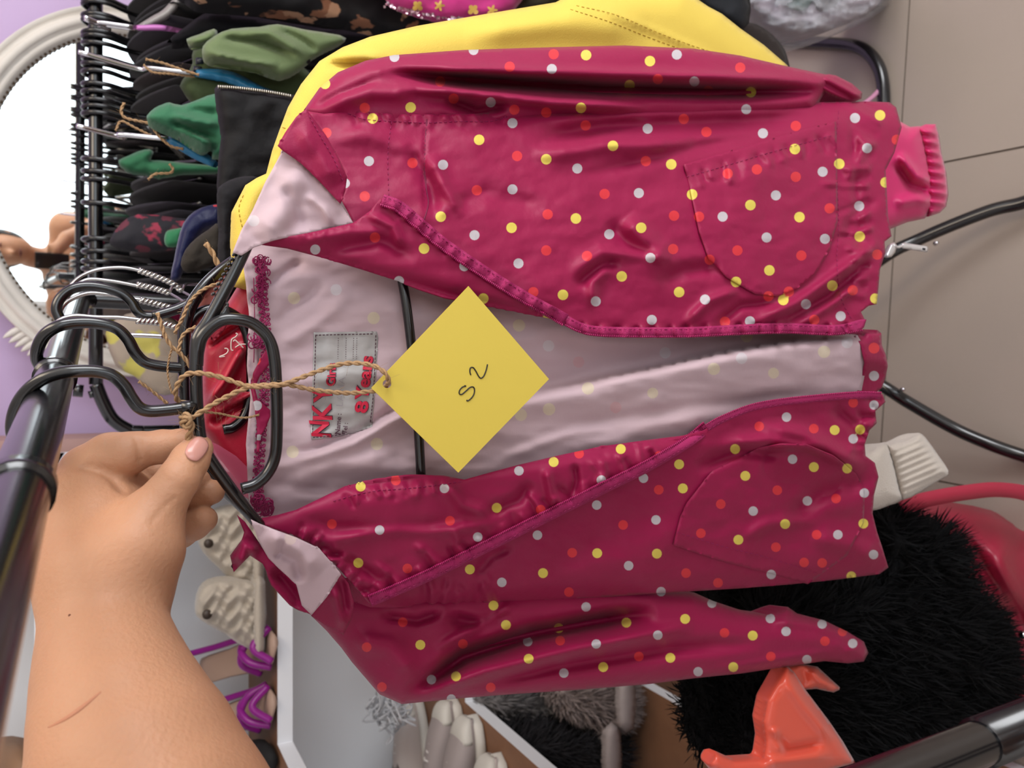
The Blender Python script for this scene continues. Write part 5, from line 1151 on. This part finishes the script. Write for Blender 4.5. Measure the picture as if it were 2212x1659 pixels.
Surf([(1993, 535), (1999, 536), (1999, 541), (1993, 540)], DJ + .0336, 0.0).sheet('tab_slot', mat('slot_dark', '2A2A30', .6), zp, step=3, thick=.0003)
Surf([(1912, 552), (1918, 540), (1924, 526), (1932, 523), (1938, 530), (1934, 545), (1926, 555), (1916, 557)], DJ + .035, 0.0).pillow('slider', m_sil, zp, step=3, T=.003, R=6)
MB().tube(catmull(onp(np.array([1930., 1940, 1950]), np.array([530., 534, 531]), DJ + .033), 5), .0013, 8).build('link', m_sil, zp)
# cream knitted cuff
kc = empty('cream_sweater', onp(1940, 1020, DJ + .09), 'cream knitted sleeve end with ribbed cuff hanging below the spotted hem', 'sweater')
m_knit = mat('cream_knit', 'C9BEB2', .95, bump=.5, bscale=600, sheen=.4)
Surf([(1840, 1090), (1846, 980), (1874, 972), (1890, 962), (1905, 957), (1918, 960), (1930, 985), (1945, 1050), (1952, 1078), (1920, 1092), (1880, 1104)], DJ + .09, 0.0, 0, 2).pillow('sleeve', m_knit, kc, step=6, T=.022, R=40)
Surf([(1916, 961), (1950, 952), (1980, 937), (1988, 936), (2000, 946), (2028, 985), (2049, 1016), (2047, 1028), (2036, 1034), (1990, 1062), (1950, 1080), (1938, 1050), (1926, 1000)], DJ + .09, lambda X, Y: .0016 * np.sin((Y + .42 * X) / 2.4), 0, 2).pillow('ribbed_cuff', m_knit, kc, step=3.2, T=.02, R=34)

# ================================================================ shoes on the shelves, bags on the floor
# --- loose twine tags around the hooks
def twine_thing(pts, D, label, r=.0012, seed=1):
    P = np.array(pts, float); q = catmull(onp(P[:, 0], P[:, 1], D, 0, P[:, 2] if P.shape[1] > 2 else 0), 7)
    o = rope(q, r, 'twine_loop', None, seed=seed); tag(o, label, 'twine', 'loose twine loops on the hangers'); return o
twine_thing([(475, 612), (455, 618), (430, 632), (408, 656), (396, 684), (384, 706), (378, 720)], .56, 'twine loop arching left of the notched hanger arm', .0013, 11)
twine_thing([(424, 706), (404, 716), (392, 730), (388, 748), (386, 760)], .55, 'twine loop behind the bend of the jacket hanger', .0013, 12)
twine_thing([(340, 676), (348, 700), (358, 728), (372, 750), (388, 762), (402, 778), (416, 800)], .56, 'twine strand crossing in front of the second hook', .0014, 13)
twine_thing([(372, 752), (366, 772), (362, 800), (366, 830), (372, 850)], .57, 'thin twine strand hanging beside the second hanger', .0007, 14)
twine_thing([(300, 824), (320, 838), (345, 858), (362, 872)], .58, 'short twine end above the thumb knuckle', .0012, 15)
twine_thing([(444, 526), (452, 536), (462, 552), (472, 575)], .60, 'frayed twine end on the black garment', .0020, 16)
twine_thing([(315, 128), (350, 136), (368, 142), (410, 156), (430, 162)], 1.02, 'twine tied on the olive shirt hanger', .0016, 17)
twine_thing([(310, 140), (330, 156), (370, 160), (420, 166)], 1.04, 'lower twine strand under the olive shirt hanger', .0014, 18)
twine_thing([(268, 222), (262, 240), (270, 254), (300, 262), (322, 268), (345, 296), (370, 316), (396, 322)], .97, 'twine loop beside the emerald shirt', .0016, 19)
twine_thing([(250, 282), (262, 262), (290, 275), (340, 300)], 1.0, 'twine end crossing below the emerald shirt', .0014, 20)
twine_thing([(320, 388), (336, 376), (366, 374), (374, 366), (366, 354)], .99, 'curled twine on the dark garment under the green top', .0016, 21)

# --- shoes
def loft(rings, cap=True):
    n = len(rings[0]); V = np.vstack(rings); Fc = []
    for i in range(len(rings) - 1):
        for k in range(n): Fc.append((i * n + k, i * n + (k + 1) % n, (i + 1) * n + (k + 1) % n, (i + 1) * n + k))
    if cap: Fc.append(tuple(range(n - 1, -1, -1))); Fc.append(tuple((len(rings) - 1) * n + k for k in range(n)))
    return V, Fc
def place(pos, ang, L=1.0):
    ca, sa = math.cos(ang), math.sin(ang); pos = np.array(pos, float)
    return lambda V: np.c_[pos[0] + L * (V[:, 0] * ca - V[:, 1] * sa), pos[1] + L * (V[:, 0] * sa + V[:, 1] * ca), pos[2] + L * V[:, 2]]
def outline_foot(t, w):   # half width along the sole, t 0 heel .. 1 toe
    return w * (0.72 + .10 * math.sin(t * math.pi) + .22 * math.exp(-((t - .72) / .22) ** 2)) * math.sqrt(max(0.0, 1 - ((t - .5) / .5) ** 8)) ** .5
def sneaker(pos, ang, label, m_up, m_sole, L=.20, fur=False, laces=True, group=None, cat='shoe'):
    e = empty('sneaker' if not fur else 'furry_slipper', pos, label, cat, group); tf = place(pos, ang, L / .24)
    def ring(t, z0, z1, k, nn=18, grow=1.0):
        w = max(outline_foot(t, .043) * grow, .002); x = t * .24
        a = np.linspace(0, 2 * np.pi, nn, endpoint=False); c, s = np.cos(a), np.sin(a)
        return np.c_[np.full(nn, x), w * np.sign(c) * np.abs(c) ** .7, z0 + (z1 - z0) * (.5 + .5 * np.sign(s) * np.abs(s) ** k)]
    ts = np.linspace(0.0, 1.0, 17)
    V, Fc = loft([ring(t, 0, .026, .35, grow=1.06) for t in ts]); mob('sole', tf(V), Fc, m_sole, e)
    up = []
    for t in ts:
        top = .026 + .062 * (1 - t) ** .8 * (1 - .25 * math.exp(-((t - .22) / .12) ** 2)) + .028 * math.sqrt(max(0, 1 - ((t - .45) / .56) ** 2)) * (t > .2)
        up.append(ring(min(max(t, .015), .985), .018, top, .8, grow=.98))
    V, Fc = loft(up); u = mob('upper', tf(V), Fc, m_up, e)
    # opening and toe cap
    a = np.linspace(0, 2 * np.pi, 16, endpoint=False)
    V = np.c_[.065 + .048 * np.cos(a), .024 * np.sin(a), .098 - .10 * (.048 * np.cos(a) / .048) * .12]; V = np.vstack([V, V - [0, 0, .02]])
    mob('opening', tf(V), [tuple(range(16))] + [(i, (i + 1) % 16, 16 + (i + 1) % 16, 16 + i) for i in range(16)], mat('shoe_inside', '8A7F78', .9), e)
    V, Fc = loft([ring(t, .024, .030 + .030 * math.sqrt(max(0, 1 - ((t - .80) / .2) ** 2)), .7, grow=1.02) for t in np.linspace(.80, .995, 7)]); mob('toe_cap', tf(V), Fc, m_sole, e)
    if laces:
        for i in range(5):
            x = .115 + i * .016; z = .088 - i * .007
            mob('lace', *((lambda g: (tf(g[0]), g[1]))(tube_geo(catmull(np.array([(x, -.022, z - .008), (x + .004, 0, z + .004), (x + .008, .022, z - .008)]), 5), .0026, 6))), mat('white_lace', 'D6D0CC', .8), e)
    return e, tf, up
m_canvas = mat('white_canvas', 'C9BDB8', .9, bump=.3, bscale=500); m_rub = mat('white_rubber', 'D4CFC6', .6); m_greyc = mat('grey_canvas', 'A89C9A', .9, bump=.3, bscale=500)
Z3 = levels[2]
def shelfpt(px, py, z): q = onz(px, py, z); return (q[0], q[1], z)
def toe_at(px, py, deg, L, dz=.03):
    q = onz(px, py, Z3 + dz); a = math.radians(deg); return (q[0] - L * math.cos(a), q[1] - L * math.sin(a), Z3), a
for px, py, deg, L, lb, mu_ in ((958, 1512, 12, .21, 'pale canvas sneaker with rounded toe, second from the shelf edge', m_greyc), (1002, 1548, 6, .21, 'pale canvas sneaker standing right at the shelf edge', m_greyc), (880, 1508, 25, .21, 'white sneaker at the back of the shelf under the lace tangle', m_canvas), (1052, 1632, 4, .20, 'cream sneaker cut off by the bottom photo edge', m_canvas)):
    p_, a_ = toe_at(px, py, deg, L); sneaker(p_, a_, lb, mu_, m_rub, L, group='canvas sneakers')
lc = MB(); rl = random.Random(5)
for i in range(16):
    b = onp(840 + rl.gauss(0, 18), 1530 + rl.gauss(0, 14), 1.50); pth = [b + np.array([rl.gauss(0, .02), rl.gauss(0, .02), rl.gauss(0, .02)]) for _ in range(5)]; lc.tube(catmull(np.array(pth), 5), .002, 6)
tag(lc.build('shoe_laces', mat('pale_lace', 'BFC0C4', .8), None), 'tangle of pale laces above the white sneaker on the lower shelf', 'laces', kind='stuff')

# --- cream cable-knit boots on the upper shelf
Z2 = levels[3]
m_cable = mat('cable_knit', 'B5AA9C', .95, bump=.6, bscale=220, sheen=.4)
def knit_boot(poly, D, label):
    P = np.array(poly, float); c = P.mean(0); e = empty('knit_boot', onp(c[0], P[:, 0].max(), D), label, 'boot', 'cable-knit boots on the shelf')
    def cab(X, Y): return .006 * np.sin(Y / 6.0 + 1.6 * np.sin(X / 9.0)) + .003 * np.sin(X / 4 + Y / 7)
    Surf(poly, D, cab, 0, 2).pillow('knit_shaft', m_cable, e, step=4, T=.04, R=34)
    lo_ = P[P[:, 0] > P[:, 0].max() - 25]; Surf([(P[:, 0].max() - 26, lo_[:, 1].min() - 4), (P[:, 0].max() + 1, lo_[:, 1].min() - 6), (P[:, 0].max() + 1, lo_[:, 1].max() + 2), (P[:, 0].max() - 26, lo_[:, 1].max() + 2)], D - .01, 0.0, 0, 2).pillow('foot_part', m_cable, e, step=6, T=.05, R=14)
    bt = onp(P[:, 0].min() + 25, c[1], D - .04); MB().tube([bt, bt + np.array([0, -.006, 0])], .008, 12).build('button', mat('brown_button', '3A2E26', .5), e)
knit_boot([(425, 1160), (436, 1120), (470, 1100), (520, 1090), (566, 1120), (570, 1200), (562, 1262), (510, 1262), (470, 1225), (440, 1195)], 1.47, 'cream cable-knit boot half hidden behind the fingers')
knit_boot([(422, 1310), (430, 1280), (452, 1258), (500, 1250), (560, 1262), (572, 1320), (570, 1380), (560, 1404), (530, 1400), (490, 1372), (450, 1350), (424, 1330)], 1.43, 'cream cable-knit boot standing next to the purple sandals')

# --- purple strappy heels
m_purp = mat('purple_satin', '86127E', .35, sheen=.2); m_insole = mat('nude_insole', 'A88C7C', .6)
def sandal(base, ang, label):
    """heel at the back; base is the toe-ball point on the shelf"""
    e = empty('heeled_sandal', base, label, 'sandal', 'purple strappy heels on the shelf'); tf = place(base, ang, 1.0)
    prof = [(0.07, .008), (.04, .010), (0, .012), (-.04, .03), (-.08, .065), (-.115, .098), (-.15, .108), (-.175, .108)]
    rings = []
    for i, (x, z) in enumerate(prof):
        w = [.012, .032, .036, .031, .026, .026, .028, .020][i]; a = np.linspace(0, 2 * np.pi, 12, endpoint=False)
        rings.append(np.c_[np.full(12, x), w * np.cos(a), z + .006 * np.sin(a)])
    V, Fc = loft(rings); mob('insole', tf(V), Fc, m_insole, e)
    V, Fc = tube_geo(np.array([(-.165, 0, .104), (-.160, 0, .05), (-.158, 0, .0)]), [.014, .007, .006], 10); mob('heel', tf(V), Fc, m_insole, e)
    def strap(p, w=.007):
        V, Fc = tube_geo(catmull(np.array(p), 8), w, 8); c = V.mean(0); mob('strap', tf(V), Fc, m_purp, e)
    strap([(.03, -.036, .01), (.02, -.02, .045), (.0, .01, .055), (-.02, .036, .02)]); strap([(.03, .036, .01), (.015, .02, .045), (-.01, -.015, .055), (-.03, -.036, .02)]); strap([(.05, -.03, .012), (.05, 0, .042), (.05, .03, .012)])
    strap([(-.02, .036, .02), (-.08, .034, .085), (-.14, .034, .15), (-.175, .02, .175), (-.185, 0, .178), (-.175, -.02, .175), (-.14, -.034, .15), (-.10, -.03, .14)], .006); strap([(-.185, 0, .178), (-.182, 0, .14), (-.178, 0, .108)], .008)
    strap([(-.14, .034, .15), (-.11, .03, .17), (-.09, .0, .18), (-.10, -.03, .165), (-.14, -.034, .15)], .004)
    return e
sandal((-.495, 1.43, Z2), math.radians(-62), 'purple strappy heeled sandal next to the knit boot')
sandal((-.605, 1.44, Z2), math.radians(-62), 'purple strappy heeled sandal next to the black pump')
# black pump
def pump(base, ang, label, m_):
    e = empty('pump', base, label, 'shoe'); tf = place(base, ang, 1.0); rings = []
    for i, (x, z, w, h_) in enumerate([(.085, .012, .010, .008), (.06, .018, .028, .016), (.02, .024, .036, .024), (-.03, .036, .033, .034), (-.08, .055, .028, .045), (-.13, .070, .028, .055), (-.165, .078, .018, .055)]):
        a = np.linspace(0, 2 * np.pi, 14, endpoint=False); rings.append(np.c_[np.full(14, x), w * np.cos(a), z + h_ * np.sin(a)])
    V, Fc = loft(rings); mob('upper', tf(V), Fc, m_, e); V, Fc = loft([r * [1, .7, 0] + [0, 0, 1] * (r[:, 2:].max() * np.ones((14, 1)) + .0008) for r in rings[3:6]]); mob('lining', tf(V), Fc, mat('shoe_lining', '2A2220', .8), e)
    V, Fc = tube_geo(np.array([(-.15, 0, .05), (-.148, 0, .0)]), [.012, .009], 10); mob('heel', tf(V), Fc, m_, e)
pump((-.70, 1.44, Z2), math.radians(-70), 'black court shoe at the end of the upper shelf', mat('black_suede', '0B0A0C', .8))
# tan ankle boot and black shoes on the shelf above
Z1 = levels[4]
pump((-.62, 1.43, Z1), math.radians(-80), 'tan leather boot on the top shelf at the photo edge', mat('tan_leather', '8C6A50', .6))
pump((-.72, 1.30, Z1), math.radians(-40), 'black shoe on the top shelf corner', mat('black_leather', '121114', .5))
# furry slippers and boots on the low shelf
m_fur_g = mat('grey_fur', '6E6A6A', .95); m_fur_d = mat('dark_fur', '1E1C20', .95)
def fur_tufts(V, Fc, n, L, mt, parent, seed=1, down=0.5, w=.0016, name='fur'):
    V = np.asarray(V); T = []
    for f in Fc:
        for k in range(1, len(f) - 1): T.append((f[0], f[k], f[k + 1]))
    T = np.array(T); A_, B_, C_ = V[T[:, 0]], V[T[:, 1]], V[T[:, 2]]; N = np.cross(B_ - A_, C_ - A_); ar = np.linalg.norm(N, axis=1); N = N / (ar[:, None] + 1e-15)
    rg = np.random.RandomState(seed); k = rg.choice(len(T), n, p=ar / ar.sum()); u = rg.rand(n, 2); fl_ = u.sum(1) > 1; u[fl_] = 1 - u[fl_]
    P = A_[k] + (B_ - A_)[k] * u[:, :1] + (C_ - A_)[k] * u[:, 1:]; D_ = N[k] + rg.normal(0, .45, (n, 3)) + np.array([0, 0, -down]); D_ /= np.linalg.norm(D_, axis=1)[:, None]
    l = L * (.6 + .8 * rg.rand(n, 1)); s = np.cross(D_, rg.normal(0, 1, (n, 3))); s /= np.linalg.norm(s, axis=1)[:, None]
    W_ = np.stack([P - s * w, P + s * w, P + D_ * l * .6 + s * w * .6 - np.array([0, 0, .12]) * l, P + D_ * l - np.array([0, 0, .35]) * l], 1).reshape(-1, 3)
    i = np.arange(n) * 4; o = mob(name, W_, np.vstack([np.c_[i, i + 1, i + 2], np.c_[i, i + 2, i + 3]]), mt, parent); o['kind'] = 'stuff'; return o
def furry(poly, D, mt, label, seed):
    P = np.array(poly, float); c = P.mean(0); e = empty('furry_boot', onp(P[:, 0].max(), c[1], D), label, 'boot', 'furry boots on the low shelf')
    o = Surf(poly, D, lambda X, Y: .01 * fbm(X / 40, Y / 30, 2), 0, 2).pillow('boot_shaft', mt, e, step=9, T=.05, R=40)
    Vq = np.array([v.co for v in o.data.vertices]); fur_tufts(Vq, [tuple(p.vertices) for p in o.data.polygons], 5000, .024, mt, e, seed=seed, down=.5, name='fur_trim')
    Surf([(P[:, 0].max() - 40, P[:, 1].min()), (P[:, 0].max(), P[:, 1].min() - 6), (P[:, 0].max(), P[:, 1].max() + 4), (P[:, 0].max() - 40, P[:, 1].max())], D - .05, 0.0, 0, 2).pillow('foot_part', m_greyc, e, step=10, T=.05, R=20)
furry([(1020, 1506), (1060, 1488), (1150, 1486), (1250, 1490), (1340, 1496), (1340, 1560), (1250, 1580), (1130, 1576), (1040, 1550)], 1.40, m_fur_g, 'grey furry boot on the low shelf next to the spotted sleeve', 31)
furry([(1080, 1600), (1150, 1582), (1250, 1584), (1340, 1575), (1340, 1680), (1200, 1700), (1090, 1660)], 1.30, m_fur_d, 'dark furry boot on the low shelf at the bottom photo edge', 32)
furry([(1190, 1480), (1260, 1470), (1345, 1474), (1370, 1500), (1360, 1560), (1300, 1570), (1220, 1540)], 1.30, mat('taupe_fur', '8A7C78', .95), 'taupe fluffy boot half hidden under the spotted sleeve', 33)
# --- floor: red bag, black fur, coral satin, clear bag of clothes
def blob(name, poly, D, mt, label, cat, T, R, step, folds=None, smooth=2, yaw=0.0, part='bag_body'):
    P = np.array(poly, float); c = P.mean(0); e = empty(name, onp(c[0], c[1], D, yaw), label, cat); S = Surf(poly, D, folds or 0.0, yaw, smooth); o = S.pillow(part, mt, e, step=step, T=T, R=R); return e, S, o
m_rb = mat('red_vinyl', '9C1E3A', .38, bump=.08, bscale=60, var=.12, vscale=10)
rb, S_rb, _ = blob('red_bag', [(1870, 1096), (1960, 1080), (2060, 1086), (2140, 1102), (2212, 1135), (2330, 1180), (2330, 1620), (2120, 1620), (1960, 1560), (1860, 1300)], .74, m_rb, 'shiny red bag with strap standing on the floor under the black fur', 'bag', .10, 130, 14, wr(('r', [(2030, 1100), (2110, 1200), (2200, 1330), (2240, 1420)], 14, -14), ('r', [(2180, 1100), (2160, 1220), (2190, 1330)], 24, 10), ('r', [(2150, 1330), (2190, 1400), (2212, 1500)], 18, -10)))
V, Fc = S_rb.strip([(1950, 1094), (2010, 1078), (2090, 1064), (2160, 1058), (2230, 1070), (2300, 1110)], 32, .112); so = mob('strap', V, Fc, mat('red_strap', 'B02844', .45), rb); sm = so.modifiers.new('t', 'SOLIDIFY'); sm.thickness = .004
MB().tube([onp(2208., 1372., .63), onp(2212., 1372., .62)], .006, 12).build('snap', m_chrome, rb)
m_bf = mat('black_fur', '08080A', .9, spec=.2)
fe, S_f, fo = blob('black_fur_coat', [(1620, 1300), (1760, 1275), (1880, 1240), (1900, 1180), (1892, 1112), (1930, 1102), (1962, 1112), (1988, 1150), (2028, 1140), (2072, 1178), (2090, 1255), (2148, 1325), (2178, 1415), (2184, 1480), (2160, 1545), (2100, 1580), (1980, 1620), (1880, 1660), (1760, 1700), (1620, 1720), (1590, 1660), (1585, 1560), (1600, 1420)], .66, m_bf, 'black fluffy fur piece lying over the red bag', 'fur', .07, 90, 14, lambda X, Y: .012 * fbm(X / 60, Y / 50, 2), part='fur_body')
me = fo.data; Vf = np.array([v.co for v in me.vertices]); Ff = [tuple(p.vertices) for p in me.polygons]
fur_tufts(Vf, Ff, 26000, .026, m_bf, fe, seed=9, down=.2, w=.0012)
m_cor = mat('coral_satin', 'D85440', .25, sheen=.3)
co, S_co, _ = blob('coral_satin_sash', [(1684, 1456), (1698, 1436), (1716, 1452), (1740, 1490), (1790, 1556), (1820, 1600), (1848, 1648), (1760, 1672), (1640, 1690), (1560, 1690), (1528, 1652), (1545, 1622), (1585, 1640), (1645, 1636), (1650, 1600), (1644, 1560), (1654, 1510)], .545, m_cor, 'coral satin sash folded on the black fur', 'sash', .012, 30, 5, wr(('r', [(1690, 1460), (1740, 1530), (1800, 1600)], 14, 3), ('r', [(1665, 1580), (1700, 1620), (1780, 1605)], 9, -4), ('r', [(1670, 1570), (1680, 1600), (1690, 1625)], 8, 3), ('r', [(1640, 1650), (1720, 1640), (1800, 1630)], 12, 3)), smooth=0, part='satin_fold')
S_c2 = Surf([(1690, 1440), (1730, 1434), (1766, 1440), (1790, 1462), (1818, 1488), (1800, 1496), (1764, 1488), (1740, 1490), (1722, 1496), (1704, 1470)], .556, wr(('r', [(1730, 1440), (1740, 1470), (1720, 1490)], 8, -3), ('r', [(1750, 1445), (1770, 1470), (1800, 1485)], 8, 3)), 0, 0)
S_c2.pillow('satin_loop', m_cor, co, step=5, T=.010, R=22)
# clear plastic sack of clothes
cb = empty('clear_sack', onz(1760, 60, 0), 'clear plastic sack stuffed with clothes on the floor by the rack', 'sack')
Dc = .97
def sack(poly, col, T, D=Dc, name='clothes'):
    Surf(poly, D, lambda X, Y: .012 * fbm(X / 40, Y / 22, 3), 0, 2).pillow(name, mat('sackcloth_' + col, col, .8, var=.2, vscale=30), cb, step=7, T=T, R=30)
sack([(1610, -40), (1625, 20), (1690, 66), (1760, 70), (1830, 52), (1900, 12), (1930, -40)], '9A8E98', .05, name='pale_clothes')
sack([(1680, -30), (1700, 18), (1740, 24), (1760, 0), (1756, -30)], '3C5A50', .03, Dc - .04, 'green_cloth'); sack([(1690, -30), (1690, 4), (1705, 10), (1722, -6), (1720, -30)], 'D8DEE6', .03, Dc - .05, 'white_cloth'); sack([(1760, -30), (1762, 20), (1790, 24), (1840, -10), (1850, -30)], '5C5158', .03, Dc - .04, 'mauve_cloth')
m_pl = mat('clear_film', 'E8EAF0', .12, alpha=.28, spec=.6)
Surf([(1600, -60), (1618, 30), (1690, 76), (1765, 80), (1838, 62), (1912, 18), (1950, -60)], Dc - .02, lambda X, Y: .016 * fbm(X / 30, Y / 14, 3), 0, 2).pillow('plastic_film', m_pl, cb, step=6, T=.07, R=30)
MB().tube(catmull(np.array([at(1908., 178, 1.50), at(1895., 200, 1.49), at(1870., 222, 1.48), at(1845., 232, 1.48)]), 6), .004, 8)
o = MB().tube(catmull(np.array([at(1908., 176, 1.50), at(1898., 196, 1.49), at(1872., 220, 1.48), at(1840., 236, 1.48)]), 6), .005, 8).build('drawstring', mat('pink_cord', 'C98AA8', .4), None); tag(o, 'thin pink cord hanging beside the bent rack tube', 'cord')
